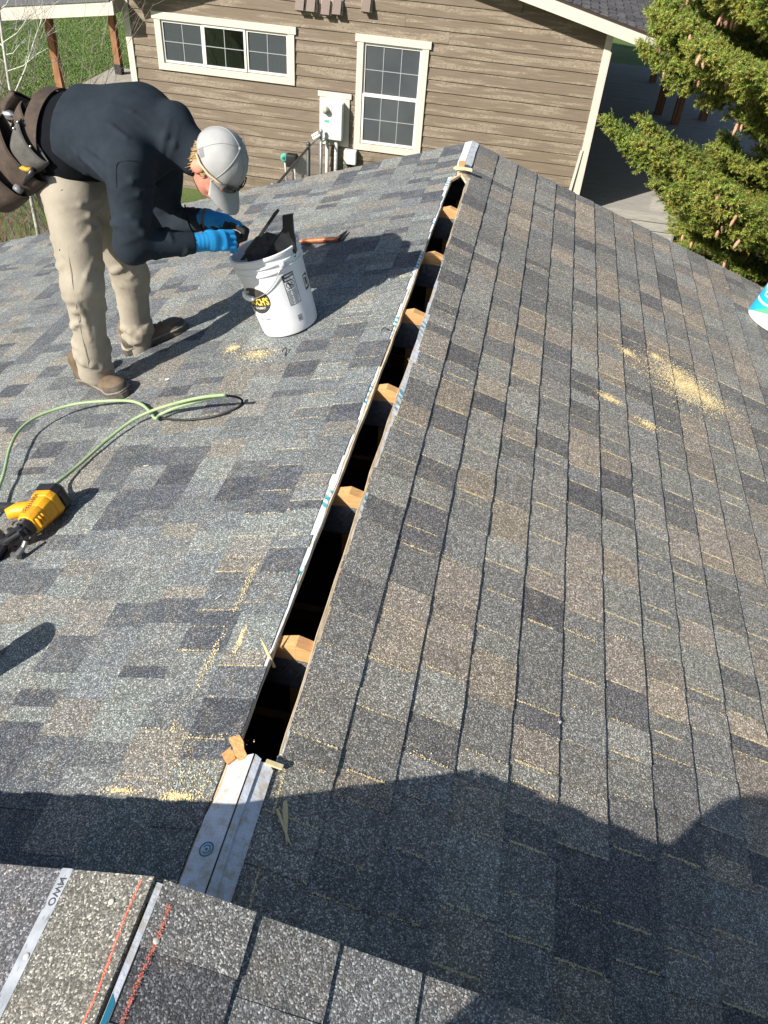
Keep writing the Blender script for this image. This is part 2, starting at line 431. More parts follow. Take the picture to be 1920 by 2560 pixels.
# ---- sawdust: loose flakes along shingle seams, in the cut and in swept patches
def surf(side, s, y, h=0.0):
    s0 = .0473 if side > 0 else .050
    f = ((s-s0) % EXPO)/EXPO
    d = np.array([side*CT, 0, -ST]); n = NR if side > 0 else NL
    return d*s + np.array([0, y, 0]) + n*(SHOFF + .0080*(.32+.68*f) + .0008 + h), n
def flakes(pts, mb, smin=.0006, smax=.0020, lift=.0012):
    for side, s, y, *k in pts:
        P, n = surf(side, s, y, nrs.uniform(0, lift)); a = nrs.uniform(0, 6.28); sc = (k[0] if k else 1)*nrs.uniform(smin, smax)
        e = np.array([0, 1., 0]); g = np.cross(n, e)
        u = (math.cos(a)*e + math.sin(a)*g)*sc + n*sc*nrs.uniform(-.4, .4); v = (-math.sin(a)*e + math.cos(a)*g)*sc*nrs.uniform(.4, .9) + n*sc*nrs.uniform(-.4, .4)
        mb.add([P-u-v, P+u-v, P+u+v*.8, P-u*.7+v], [(0, 1, 2, 3)])
mbR, mbL = MB(), MB(); pts = []
for (Mw, c, y0, (sa, sb), th, kk) in items[1]:
    if sa > 2.2 or y0 < .55: continue
    near = 1.0 if y0 < 3.2 else max(0, 1-(y0-3.2)/1.3)
    if rnd.random() > (.92 if sa < 1.7 else .5)*near: continue
    m = rnd.random()**1.6*75*(.5+.5*near)+12; a = rnd.uniform(0, .18); b = rnd.uniform(.78, 1.0)
    for _ in range(int(m*2.6)):
        f = rnd.uniform(a, b); pts.append((1, sa+(sb-sa)*f, y0+rnd.gauss(0, .0016)+.0012, .9))
    if rnd.random() < .25:                                           # smear beside the seam
        for _ in range(int(m)): pts.append((1, sa+(sb-sa)*rnd.random(), y0+abs(rnd.gauss(0, .016)), .9))
def patch(side, cx, cy, rx, ry, n, rot=0.0):
    P0 = (PR if side > 0 else PL)(cx, cy); s0 = abs(P0[0])/CT; y0 = P0[1]
    out = []
    for _ in range(n):
        r = abs(rnd.gauss(0, .55)); a = rnd.uniform(0, 6.283); u = r*math.cos(a)*rx; v = r*math.sin(a)*ry
        out.append((side, s0+u*math.cos(rot)-v*math.sin(rot), y0+u*math.sin(rot)+v*math.cos(rot), 1.25))
    return out
pts += patch(1, 1725, 965, .20, .16, 6500, -.15) + patch(1, 1770, 1000, .17, .10, 2800, -.2) + patch(1, 1700, 960, .34, .26, 6500, -.15) + patch(1, 1570, 880, .06, .045, 1300) + patch(1, 1640, 890, .06, .04, 800)
pts += patch(1, 1525, 995, .07, .025, 1700) + patch(1, 1620, 1060, .07, .04, 900) + patch(1, 1690, 930, .12, .08, 1800) + patch(1, 850, 1502, .012, .012, 200)
pts += [(1, .070+rnd.gauss(0, .004)+.008*math.sin(y*3), y, 1.) for y in np.linspace(.9, 2.6, 1300) if rnd.random() < .5+.5*math.sin(y*9)]
pts += [(1, .075+.02*(0.888-y)/.4+rnd.gauss(0, .0015), y, 1.) for y in np.linspace(.5, .888, 420)]
flakes(pts, mbR); tag(mbR.build('sawdust', M_SAW, R), kind='stuff')
pts = patch(-1, 640, 885, .16, .08, 1300, .3) + patch(-1, 580, 870, .06, .06, 500) + patch(-1, 445, 1990, .05, .012, 420) + patch(-1, 600, 1600, .008, .05, 380) + patch(-1, 300, 1975, .06, .008, 260) + patch(-1, 1000, 690, .10, .02, 160)
for (Mw, c, y0, (sa, sb), th, kk) in items[-1]:
    if sa > .22 or not (.6 < y0 < 3.4) or rnd.random() > .75: continue
    for _ in range(rnd.randint(25, 90)): pts.append((-1, sa+(sb-sa)*rnd.uniform(.15, 1.0), y0+rnd.gauss(0, .001)+.0015))
pts += [(-1, .235+.02*math.sin(y*3)+rnd.gauss(0, .006), y, 1.) for y in np.linspace(.95, 1.62, 1100) if rnd.random() < .55+.5*math.sin(y*23)]
pts += [(-1, .14+rnd.gauss(0, .05), y, .9) for y in nrs.uniform(.78, .95, 650)]
flakes(pts, mbL); tag(mbL.build('sawdust', M_SAW, L), kind='stuff')

# ================================================================ main house: the higher roof in the foreground
H0 = np.array([0, .463, .348+.008]); UY0 = -5.0
house2 = thing('main_house', (0, -2.4, -4.0), 'house under the higher sunlit shingle roof with red chalk lines', 'building')
def up_fn(side, off):
    d = np.array([side*CT, 0, -ST]); n = NR if side > 0 else NL
    o = np.array([0, 0, H0[2]])
    return lambda s, y, h=0.0: o + d*s + np.array([0, y, 0]) + n*(off+h)
ups = {}
for side in (-1, 1):
    mb = MB(); fn = up_fn(side, SHOFF)
    mb.prism([(.012, UY0), (.012, H0[1]-.012), (4.6, H0[1]-.012), (4.6, UY0)], lambda u, v, dd: fn(u, v, dd), -.0125, -.0006)
    ups[side] = mb.build('roof_slope', M_PLY, house2)
oU = np.array([0, 0, H0[2]])
# right slope: laid courses; left slope: one wide uncovered shingle headlap
itR = lay_courses(oU, 1, .0215, 31, UY0, H0[1], lambda y: .0140, SHOFF, (.05, .19))
itR = [it for it in itR if it[2] < .463]
ar = sorted([(px_area(it[0]), i) for i, it in enumerate(itR)], reverse=True); ch = {i for a, i in ar[:60] if a > 0}
rest = []
for i, it in enumerate(itR):
    if i in ch: inst('shingle', (SHC if it[5] == 1 else SHV)[i % 7], ups[1], it[0], it[1])
    else: rest.append(it)
field_mesh('shingle_field', rest, ups[1])
for (sa, sb, c, h) in ((.004, .160, (.205, .203, .182), .0030), (.150, .420, (.135, .14, .155), .0015)):
    for ya, yb in ((-.62, .463), (-1.6, -.62)):
        Mw = slope_world(oU, -1, sa, ya, sb-sa, yb-ya-.002, .0060, SHOFF+h)
        me = MB().box((0, 0, 0), (1, 1, 1)); mm = mesh('shingle', me.V, me.F); mm.materials.append(M_SH)
        inst('shingle', mm, ups[-1], Mw, c)
itL = lay_courses(oU, -1, .27, 29, UY0, H0[1], lambda y: .40, SHOFF, (.05, .19))
field_mesh('shingle_field', itL, ups[-1])
fU = up_fn(-1, SHOFF); fV = up_fn(1, SHOFF)
t = NT('release_tape', (.42, .44, .48), .35, 0, .5); p = t.pos()
t.col(t.mix(t.ramp(t.noise(t.map(p, (30, 8, 1)), 3, 3), [(.60, 0.), (.66, .85)]), t.ramp(t.noise(p, 25, 4), [(.3, (.30, .32, .35)), (.7, (.52, .54, .58))]), (.11, .11, .12))); M_TAPE = t.m
mb = MB(); mb.prism([(.1535, -1.2), (.1535, .462), (.1745, .462), (.1745, -1.2)], lambda u, v, dd: fU(u, v, dd), .0082, .0096); tape = mb.build('release_tape', M_TAPE, ups[-1])
V, F = text_shape('OWN', .017, 0, .0003); M_INK = simple('dark_print', (.06, .065, .075), .6)
mk('lettering', [fU(.164-v[1]*1.0, .425+v[0]*1.0, .0099) for v in V], [f[::-1] for f in F], M_INK, tape)
# open ridge joint with the edge of white underlayment and a blue mark
mb = MB(); mb.prism([(.0035, -1.2), (.0035, .455), (.0132, .455), (.0132, -1.2)], lambda u, v, dd: fV(u, v, dd), .0045, .0058); us = mb.build('underlayment_strip', M_ULP, ups[1])
mb = MB(); mb.prism([(.004, .20), (.004, .30), (.012, .29), (.012, .20)], lambda u, v, dd: fV(u, v, dd), .0059, .0063); mb.build('print_mark', M_TEAL, us)
def chalk(fn, s0, s1, y0, y1, n, wob, hh):
    mb = MB()
    for _ in range(n):
        f = rnd.random(); y = y0+(y1-y0)*f; s = s0+(s1-s0)*f + rnd.gauss(0, wob) + .002*math.sin(f*9)
        sc = rnd.uniform(.0005, .0013); h = hh(s)
        a = rnd.uniform(0, 3.14); u = np.array([math.cos(a), math.sin(a)])*sc; v = np.array([-u[1], u[0]])*.7
        mb.add([fn(s+x[0], y+x[1], h+rnd.uniform(0, .0005)) for x in (-u-v, u-v, u+v, -u+v)], [(0, 1, 2, 3)])
    return mb
def sU(px, py, side):
    P = on_plane(px, py, NL if side < 0 else NR, (H0[2])*CT); return abs(P[0])/CT, P[1]
a = sU(356, 2198, -1); b = sU(214, 2550, -1)
tag(chalk(fU, a[0], b[0], min(a[1], .455), b[1]-.1, 720, .0010, lambda s: .0093).build('chalk_line', M_RED, ups[-1]), kind='stuff')
a = sU(425, 2255, 1); b = sU(312, 2550, 1)
tag(chalk(fV, a[0], b[0], min(a[1], .45), b[1]-.1, 480, .0019, lambda s: .0060+.0035*s/.165).build('chalk_line', M_RED, ups[1]), kind='stuff')
for px, py, side in ((68, 2392, -1), (280, 2255, -1), (392, 2352, 1)):
    s, y = sU(px, py, side); fn = fU if side < 0 else fV; mb = MB(); P = fn(s, y, .0096 if side < 0 else .006); n = NL if side < 0 else NR
    mb.lathe([(.0, .0), (.0048, .0), (.0052, .0006), (.0035, .0014), (0, .0016)], 12, frame(P, (0, 1, 0), n)); mb.build('nail', M_NAIL, ups[side], True)
mb = MB()
mb.prism([(-4.2, -4.0), (4.2, -4.0), (4.2, -1.05), (0, .318), (-4.2, -1.05)], lambda u, v, dd: np.array([u, dd, v]), .02, .14)
mb.box((-4.2, -4.9, -4.0), (-4.08, .02, -1.06)); mb.box((4.08, -4.9, -4.0), (4.2, .02, -1.06))
mb.prism([(-4.2, -4.0), (4.2, -4.0), (4.2, -1.05), (0, .318), (-4.2, -1.05)], lambda u, v, dd: np.array([u, dd, v]), -4.9, -4.78)
mb.build('wall', M_GSID, house2)
mb = MB()
for side in (-1, 1):
    fn = up_fn(side, SHOFF); mb.prism([(0, .43), (4.6, .43), (4.6, .448), (0, .448)], lambda u, v, dd: fn(u, v, dd), -.16, -.0135)
mb.build('rake_board', M_WHITE, house2)
# ================================================================ ground
GZ = -4.0
t = NT('lawn_ground', (.07, .12, .03), .95); p = t.pos()
c = t.ramp(t.noise(p, .9, 5, .65), [(.3, (.055, .105, .020)), (.5, (.085, .155, .032)), (.72, (.13, .17, .05))])
c = t.mix(t.ramp(t.noise(p, 5, 5, .7), [(.35, 0.), (.7, .55)]), c, (.15, .14, .055))
c = t.mix(1.0, c, t.ramp(t.noise(p, 26, 4, .7), [(.3, .55), (.7, 1.35)]), 'MULTIPLY'); t.col(c)
t.bump(t.noise(p, 40, 4), .6, .05); M_LAWN = t.m
g = 220.0
gr = mk('ground', [(-g, -g, GZ), (g, -g, GZ), (g, g*3, GZ), (-g, g*3, GZ)], [(0, 1, 2, 3)], M_LAWN); tag(gr, kind='structure')
t = NT('grass_blades', (.10, .19, .035), .8); isl = t.n('NewGeometry').outputs['Random Per Island']
t.col(t.ramp(isl, [(0, (.05, .11, .018)), (.5, (.10, .20, .035)), (.85, (.17, .26, .06)), (1, (.30, .29, .11))]))
t.b.inputs['Transmission Weight'].default_value = 0; M_BLADE = t.m
V = []; F = []
for _ in range(60000):
    px_, py_ = nrs.uniform(-60, 345), nrs.uniform(-60, 330)
    P = at_z(px_, py_, GZ)
    if P[1] > 40 or P[1] < 9: continue
    if -10.6 < P[0] < -6.4 and 14.9 < P[1] < 21.6: continue
    if P[0] > -6.7 and P[1] > 14: continue
    sc = nrs.uniform(.6, 1.4); a = nrs.uniform(0, 6.28); h = .04*sc; w = .009*sc; lean = nrs.uniform(-.05, .05, 2)
    d = np.array([math.cos(a), math.sin(a), 0])*w; b = len(V)
    V += [P-d, P+d, P+np.array([lean[0], lean[1], h])]; F.append((b, b+1, b+2))
gb = mk('grass', V, F, M_BLADE); tag(gb, 'short green lawn grass around the porch posts', 'grass', kind='stuff')

# ================================================================ neighbouring house
YH = 14.2; XL, XR = -6.62, 1.34; XM = -2.87; ZB = -3.60; RS = .222; RL = .31
def rake_z(x): return min(-.755 + RS*(1.49-x), -.96 + RL*(x+6.66))         # underside of the fascia, read off the wall shadow
nb = thing('neighbour_house', (XM, 18, GZ), 'single storey brown lap sided house with cream trim and low gable roof', 'house')
t = NT('brown_lap_siding', (.26, .19, .13), .72); p = t.pos(); oi = t.n('ObjectInfo').outputs['Random']
sx = t.n('SeparateXYZ', None, {'Vector': p})
zz = t.math('MULTIPLY', t.math('FRACT', t.math('DIVIDE', t.math('SUBTRACT', sx.outputs['Z'], ZB), .1756)), .1756)
vec = t.n('CombineXYZ', None, {'X': sx.outputs['X'], 'Y': t.math('MULTIPLY', oi, 37.0), 'Z': zz}).outputs[0]
base = t.ramp(t.noise(t.map(vec, (1.1, 1, 26)), 3, 5, .65), [(.25, (.130, .098, .069)), (.5, (.175, .134, .096)), (.75, (.212, .166, .122))])
base = t.mix(t.ramp(t.noise(t.map(vec, (.7, 1, 3)), 1.6, 3), [(.45, 0.), (.7, .45)]), base, (.168, .130, .082))
# pale worn cathedral grain on part of the boards
w1 = t.n('TexWave', {'wave_type': 'BANDS', 'bands_direction': 'Z', 'wave_profile': 'SIN'}, {'Vector': t.map(vec, (1.6, 1, 5.5)), 'Scale': 7.0, 'Distortion': 9.0, 'Detail': 1.5, 'Detail Scale': 1.3, 'Detail Roughness': .55}).outputs['Fac']
zone = t.ramp(t.noise(t.map(vec, (.55, 1, 6.5)), 2.0, 2), [(.50, 0.), (.58, 1.)])
wear = t.math('MULTIPLY', t.ramp(w1, [(.76, 0.), (.90, 1.)]), zone)
wear = t.math('MULTIPLY', wear, t.ramp(t.noise(vec, 26, 2), [(.34, .25), (.52, 1.)]))
base = t.mix(wear, base, (.50, .43, .32))
t.col(base); t.bump(t.math('ADD', w1, t.noise(t.map(vec, (2, 1, 40)), 4, 3)), .25, .003); M_SID = t.m
M_TRIM = simple('cream_trim', (.60, .555, .475), .5, var=.05, scale=6)
M_VINYL = simple('white_vinyl', (.72, .70, .66), .4, var=.03)
M_MUNT = simple('grey_muntin', (.34, .35, .36), .5, var=.05)
M_CONC = simple('concrete', (.36, .33, .28), .9, var=.2, scale=5, bump=.3, bscale=60, bdist=.004)
t = NT('window_glass', (.035, .042, .05), .04, 0, .5); t.col(t.ramp(t.noise(t.pos(), 1.7, 2), [(.3, (.060, .068, .074)), (.7, (.085, .095, .102))])); M_GLASS = t.m
t = NT('clear_glass', (.8, .82, .82), .02, 0, .5)
gl = t.n('BsdfGlossy', None, {'Color': (.9, .92, .95, 1), 'Roughness': .02}); tr_ = t.n('BsdfTransparent', None, {'Color': (.55, .6, .6, 1)})
fr = t.n('Fresnel', None, {'IOR': 1.9}); mx = t.n('MixShader', None, {0: fr.outputs[0], 1: tr_.outputs[0], 2: gl.outputs[0]})
t.l(mx.outputs[0], t.t.nodes['Material Output'].inputs['Surface']); M_CLEAR = t.m
t = NT('insect_screen', (.07, .08, .085), .5)
gl = t.n('BsdfDiffuse', None, {'Color': (.10, .115, .12, 1)}); tr_ = t.n('BsdfTransparent', None, {'Color': (.75, .78, .78, 1)})
mx = t.n('MixShader', None, {0: .55, 1: tr_.outputs[0], 2: gl.outputs[0]}); t.l(mx.outputs[0], t.t.nodes['Material Output'].inputs['Surface']); M_SCREEN = t.m
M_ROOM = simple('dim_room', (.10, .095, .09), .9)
M_CURT = simple('pale_curtain', (.55, .53, .48), .9)
# wall core with window openings left to the boards (a thick back wall, openings cut as separate panels)
ZT = rake_z(XM)
WIN = {'slider': (-6.00, -3.78, -1.90, -1.25), 'tall': (-2.54, -1.55, -2.79, -1.24)}
mb = MB(); yb0, yb1 = YH+.030, YH+.15
xs = [XL, -6.00, -3.78, -2.54, -1.55, XR]
def gable_top(x): return rake_z(x)
for i in range(5):
    a, b = xs[i], xs[i+1]
    def strip(z0, z1f):
        pts = [(a, z0), (b, z0)]
        top = [(b, z1f(b))] + ([(XM, z1f(XM))] if a < XM < b else []) + [(a, z1f(a))]
        mb.prism(pts+top, lambda u, v, dd: np.array([u, dd, v]), yb0, yb1)
    if i == 1: strip(ZB-.4, lambda x: -1.90); strip(-1.25, gable_top)
    elif i == 3: strip(ZB-.4, lambda x: -2.79); strip(-1.24, gable_top)
    else: strip(ZB-.4, gable_top)
mb.box((XL, YH+.15, GZ), (XL+.12, 27, -1.12)); mb.box((XR-.12, YH+.15, GZ), (XR, 27, -1.12)); mb.box((XL, 26.9, GZ), (XR, 27.02, -1.1))
nwall = mb.build('wall', M_SID, nb)
# lap boards, one object each
EX = .1756
def board(x0, x1, z0, k):
    z1 = z0+EX+.02
    pts = [(x0, z0), (x1, z0)]
    def zt(x): return min(z1, rake_z(x)-.01)
    if zt(x0) < z0+.02 and zt(x1) < z0+.02: return
    if zt(x0) < z0+.01: x0 = x0 + (x1-x0)*(z0+.01-zt(x0))/max(1e-6, (zt(x1)-zt(x0)))
    if zt(x1) < z0+.01: x1 = x1 - (x1-x0)*(z0+.01-zt(x1))/max(1e-6, (zt(x0)-zt(x1)))
    n = 9; xsn = [x0+(x1-x0)*i/(n-1) for i in range(n)]; V = []; F = []
    for x in xsn:
        zt_ = zt(x); f = (zt_-z0)/(z1-z0)
        V += [(x, YH+.026, z0), (x, YH+.000, z0), (x, YH+.000+.022*f, zt_), (x, YH+.028, zt_)]
    for i in range(n-1):
        a = 4*i; b = a+4; F += [(a+1, b+1, b+2, a+2), (a, b, b+1, a+1), (a+2, b+2, b+3, a+3)]
    F += [(0, 1, 2, 3), (4*n-1, 4*n-2, 4*n-3, 4*n-4)]
    mk('siding_board', V, [f for f in F], M_SID, nwall)
k = 0; z = ZB
while z < ZT:
    segs = [(XL+.09, XR-.09)]
    for (wx0, wx1, wz0, wz1) in ((-6.06, -3.72, -1.955, -1.20), (-2.60, -1.49, -2.845, -1.19), (-3.27, -2.71, -2.90, -2.08)):
        if z+EX*.75 > wz0 and z+EX*.25 < wz1:
            ns = []
            for a, b in segs:
                if wx0 > a and wx1 < b: ns += [(a, wx0+.03), (wx1-.03, b)]
                else: ns.append((a, b))
            segs = ns
    for a, b in segs:
        if b-a > 4.2:
            j = a + (b-a)*rnd.uniform(.3, .7); board(a, j-.0015, z, k); board(j+.0015, b, z, k)
        else: board(a, b, z, k)
    z += EX; k += 1
mb = MB().box((XL-.01, YH+.035, GZ-.2), (XR+.01, YH+.2, ZB+.004)); mb.build('foundation', M_CONC, nb)
# corner boards
for x0, x1 in ((XL-.012, XL+.095), (XR-.095, XR+.012)):
    MB().box((x0, YH-.014, ZB+.02), (x1, YH+.03, rake_z(x0)-.02 if x0 < XM else rake_z(x1)-.02)).build('corner_board', M_TRIM, nb)
MB().box((XR+.012, YH-.012, ZB+.02), (XR+.030, YH+.10, -1.0)).build('corner_board', M_TRIM, nb)
lean = MB(); A = np.array([XR-.17, YH-.06, -3.45]); lean.box((-.022, -.01, 0), (.022, .01, 1.0), (A, np.array([[1, 0, .075], [0, 1, .035], [0, 0, 1]]))); 
tb = lean.build('trim_offcut', M_TRIM); tag(tb, 'loose cream trim board leaning on the brown siding by the house corner', 'board')
def window(x0, x1, z0, z1, tr=.105):
    w = bpy.data.objects.new('window', None); link(w, nb)
    mb = MB(); y0, y1 = YH-.022, YH+.03; i = .012
    mb.box((x0-tr+i, y0, z0), (x0+i, y1, z1)); mb.box((x1-i, y0, z0), (x1+tr-i, y1, z1))
    mb.box((x0-tr+i, y0-.001, z0-tr), (x1+tr-i, y1, z0)); mb.box((x0-tr-.02, y0-.012, z1), (x1+tr+.02, y1, z1+tr))
    mb.build('casing', M_TRIM, w)
    return w
def sash(w, x0, x1, z0, z1, nx, nz, y, glass, fr=.035):
    f = MB(); ya, yb = y, y+.03
    f.box((x0, ya, z0), (x0+fr, yb, z1)); f.box((x1-fr, ya, z0), (x1, yb, z1)); f.box((x0+fr, ya+.001, z0), (x1-fr, yb, z0+fr)); f.box((x0+fr, ya+.001, z1-fr), (x1-fr, yb, z1))
    f.build('sash', M_VINYL, w)
    gx0, gx1, gz0, gz1 = x0+fr, x1-fr, z0+fr, z1-fr
    for i in range(nx):
        for j in range(nz):
            a = gx0+(gx1-gx0)*i/nx; b = gx0+(gx1-gx0)*(i+1)/nx; c = gz0+(gz1-gz0)*j/nz; d = gz0+(gz1-gz0)*(j+1)/nz
            MB().box((a+.001, y+.016, c+.001), (b-.001, y+.020, d-.001)).build('pane', glass, w)
    m = MB()
    for i in range(1, nx): x = gx0+(gx1-gx0)*i/nx; m.box((x-.0055, y+.010, gz0), (x+.0055, y+.0155, gz1))
    for j in range(1, nz): zz_ = gz0+(gz1-gz0)*j/nz; m.box((gx0, y+.009, zz_-.0055), (gx1, y+.0150, zz_+.0055))
    m.build('muntin', M_MUNT, w)
x0, x1, z0, z1 = WIN['slider']; w = window(x0, x1, z0, z1)
d = (x1-x0)/3
sash(w, x0+.01, x0+d, z0+.01, z1-.01, 2, 2, YH+.005, M_SCREEN); sash(w, x0+d, x1-d, z0+.01, z1-.01, 2, 2, YH-.012, M_CLEAR); sash(w, x1-d, x1-.01, z0+.01, z1-.01, 2, 2, YH+.005, M_SCREEN)
# curtains, dim room behind
def curtain(xa, xb, za, zb, y):
    n = 40; V = []; F = []
    for i in range(n+1):
        x = xa+(xb-xa)*i/n; yy = y+.03*math.sin(i*1.3)+.012*math.sin(i*2.9)
        V += [(x, yy, za), (x, yy, zb)]
    for i in range(n): F.append((2*i, 2*i+2, 2*i+3, 2*i+1))
    return mk('curtain', V, F, M_CURT, w, True)
curtain(-4.22, -3.80, z0-.1, z1+.1, YH+.22); curtain(-5.98, -5.80, z0-.1, z1+.1, YH+.24); curtain(-5.5, -5.32, z0-.3, z1-.2, YH+.5)
x0, x1, z0, z1 = WIN['tall']; w2 = window(x0, x1, z0, z1)
zm = (z0+z1)/2
sash(w2, x0+.01, x1-.01, zm-.015, z1-.01, 3, 2, YH+.012, M_GLASS, .04); sash(w2, x0+.01, x1-.01, z0+.01, zm+.02, 3, 2, YH-.008, M_GLASS, .045)
t = NT('window_blind', (.16, .17, .18), .8); M_BLIND = t.m
MB().box((x0+.02, YH+.13, z0), (x1-.02, YH+.135, z1)).build('blind', M_BLIND, w2)
mb = MB(); ya = YH+.16; xa, xb, za, zb = XL+.14, XR-.14, ZB, -1.05
mb.add([(xa, 18, za), (xb, 18, za), (xb, 18, zb), (xa, 18, zb), (xa, ya, za), (xb, ya, za), (xb, ya, zb), (xa, ya, zb)], [(0, 1, 2, 3), (4, 5, 1, 0), (5, 6, 2, 1), (7, 6, 2, 3), (4, 7, 3, 0)])
mb.build('room_lining', M_ROOM, nb)
# roof of the neighbour: deck, shingles, fascia, drip edge
OH = .40; XE = 4.6; YF = YH-OH; YBK = 27.4
ZR = ZT+.20
PK = np.array([XM, 0, ZR])
def nf(side):
    ang = math.atan(RS if side > 0 else RL); ca, sa_ = math.cos(ang), math.sin(ang)
    d = np.array([side*ca, 0, -sa_]); n = np.array([side*sa_, 0, ca]); return lambda s, y, h=0.0: PK + d*s + np.array([0, y, 0]) + n*h
M_SOF = simple('soffit', (.36, .33, .28), .7)
for side in (-1, 1):
    ang = math.atan(RS if side > 0 else RL); ca, sa_ = math.cos(ang), math.sin(ang); LS = (XE-XM)/ca if side > 0 else (XM-XL+.02)/ca
    fn = nf(side); mb = MB(); mb.prism([(0, YF+.02), (LS, YF+.02), (LS, YBK), (0, YBK)], lambda u, v, dd: fn(u, v, dd), -.10, -.006)
    rf = mb.build('roof', M_SOF, nb)
    f = MB(); f.prism([(0, YF), (LS, YF), (LS, YF+.022), (0, YF+.022)], lambda u, v, dd: fn(u, v, dd), -.20, -.004); f.build('rake_fascia', M_TRIM, rf)
    f = MB(); f.prism([(0, YF-.012), (LS+.02, YF-.012), (LS+.02, YF+.05), (0, YF+.05)], lambda u, v, dd: fn(u, v, dd), -.035, .001); f.build('drip_edge', simple('brown_drip_edge', (.05, .035, .03), .5), rf)
    its = []
    for kk in range(1, int(LS/.143)+1):
        y = YF-.02+rnd.uniform(-.2, 0); hi = False
        while y < YBK:
            wd = rnd.uniform(.13, .26); yy = max(y, YF-.02); ww = min(y+wd, YBK)-yy
            if ww > .02:
                d_ = np.array([side*ca, 0, -sa_]); n_ = np.array([side*sa_, 0, ca]); s_ = kk*.143-.173
                M = np.eye(4); M[:3, 0] = d_*.173; M[:3, 1] = np.array([0, side*ww, 0]); M[:3, 2] = n_*(.024 if hi else .015)
                M[:3, 3] = PK + d_*s_ + np.array([0, yy if side > 0 else yy+ww, 0])
                gv = rnd.uniform(.65, 1.3); its.append((Matrix(M.tolist()), (.088*gv, .087*gv, .094*gv), 0, 0, 0, 9))
            y += wd; hi = not hi
    if side > 0:
        ar = sorted([(px_area(it[0]), i) for i, it in enumerate(its)], reverse=True); ch = {i for a_, i in ar[:220] if a_ > 0}
    else: ch = set()
    rest = []
    for i, it in enumerate(its):
        if i in ch: inst('shingle', SHV[i % 7], rf, it[0], it[1])
        else: rest.append(it)
    field_mesh('shingle_field', rest, rf)
# exhaust hoods, meter, conduits, boxes on the wall
M_HOOD = simple('brown_hood_plastic', (.15, .105, .085), .5); M_BLK = simple('cream_block', (.60, .56, .48), .6)
M_METER = simple('meter_enclosure', (.66, .68, .66), .5, var=.06); M_GREEN = simple('green_label', (.10, .45, .30), .5); M_PVC = simple('grey_pvc', (.55, .55, .54), .45); M_BLACK = simple('black_rubber', (.012, .012, .013), .6)
for x, z, hl in ((-3.57, -.80, 'brown exhaust hood of a close row of four, the end farther from the single hood'), (-3.39, -.80, 'brown exhaust hood of a close row of four, inner one on the slider window side'),
                 (-3.15, -.82, 'brown exhaust hood of a close row of four, inner one on the tall window side'), (-2.97, -.80, 'brown exhaust hood ending the row of four, next to the single hood'),
                 (-2.50, -.72, 'single brown exhaust hood standing apart above the tall window')):
    v = thing('exhaust_hood', (x, YH-.05, z), hl, 'vent', 'exhaust hoods on the gable wall')
    MB().box((x-.085, YH-.02, z-.11), (x+.085, YH+.012, z+.12)).build('mounting_block', M_BLK, v)
    h = MB(); h.prism([(YH-.021, .10), (YH-.05, .10), (YH-.135, -.085), (YH-.125, -.095), (YH-.021, -.06)], lambda u, zv, dd: np.array([x+dd, u, z+zv]), -.068, .068); h.build('hood', M_HOOD, v)
mt = thing('electric_meter', (-3.0, YH, -2.75), 'white electric meter cabinet with round dial on a cream wall panel', 'meter')
mb = MB(); mb.box((-3.25, YH-.016, -2.88), (-2.73, YH+.01, -2.115)); mb.box((-3.28, YH-.026, -2.115), (-2.70, YH+.01, -2.035)); mb.build('backing_panel', M_TRIM, mt)
cab = MB().box((-3.19, YH-.19, -2.74), (-2.82, YH-.017, -2.17), None, .008).build('cabinet', M_METER, mt)
MB().box((-3.007, YH-.193, -2.735), (-3.003, YH-.189, -2.175)).build('door_seam', simple('grey_seam', (.25, .25, .25), .6), cab)
dl = MB().lathe([(.058, 0), (.058, .03), (.052, .045), (.05, .075), (.0, .082)], 24, frame((-3.10, YH-.19, -2.27), (1, 0, 0), (0, -1, 0))).build('dial', simple('dial_glass', (.55, .55, .42), .2, spec=.6), mt, True)
MB().box((-3.13, YH-.278, -2.285), (-3.07, YH-.2725, -2.262)).build('dial_display', simple('display', (.40, .42, .25), .4), dl)
MB().box((-3.12, YH-.1935, -2.47), (-3.04, YH-.1905, -2.43)).build('green_sticker', M_GREEN, cab)
for x in (-3.09, -2.93):
    MB().tube([(x, YH-.09, -2.75), (x, YH-.09, -3.3), (x-.01, YH-.085, GZ+.02)], .032, 12).build('conduit', M_PVC, mt, True)
jb = thing('junction_box', (-2.67, YH, -3.1), 'square white utility box beside the grey conduits', 'utility box')
MB().box((-2.785, YH-.13, -3.135), (-2.565, YH+.004, -2.905), None, .018).build('cover', M_METER, jb); MB().box((-2.75, YH-.02, -3.2), (-2.60, YH+.003, -3.135)).build('base', M_BLACK, jb)
MB().tube([(-2.76, YH-.06, -3.13), (-2.80, YH-.05, -3.3), (-2.79, YH-.05, GZ+.02)], .008, 6).build('cable', simple('green_cable', (.03, .16, .09), .5), jb, True)
fl = thing('flood_lamp', (-3.30, YH-.5, -2.7), 'small white lamp head beside the fence post', 'lamp')
A = at_y(790, 338, YH-.35)
MB().box((-.075, -.03, -.04), (.075, .03, -.004), frame(A, (.75, 0, .5), (-.5, 0, .8)), .006).build('housing', M_VINYL, fl); MB().box((-.07, -.028, .006), (.07, .028, .04), frame(A, (.75, 0, .5), (-.5, 0, .8)), .006).build('housing', M_VINYL, fl)
MB().tube([A+np.array([.04, 0, -.02]), A+np.array([.09, .05, -.12]), A+np.array([.10, .34, -.14])], .012, 8).build('bracket', M_METER, fl)
gm = thing('gas_meter', (-3.85, YH-.15, GZ), 'green regulator and dark gas meter low on the siding', 'gas meter')
A = at_y(711, 394, YH-.12)
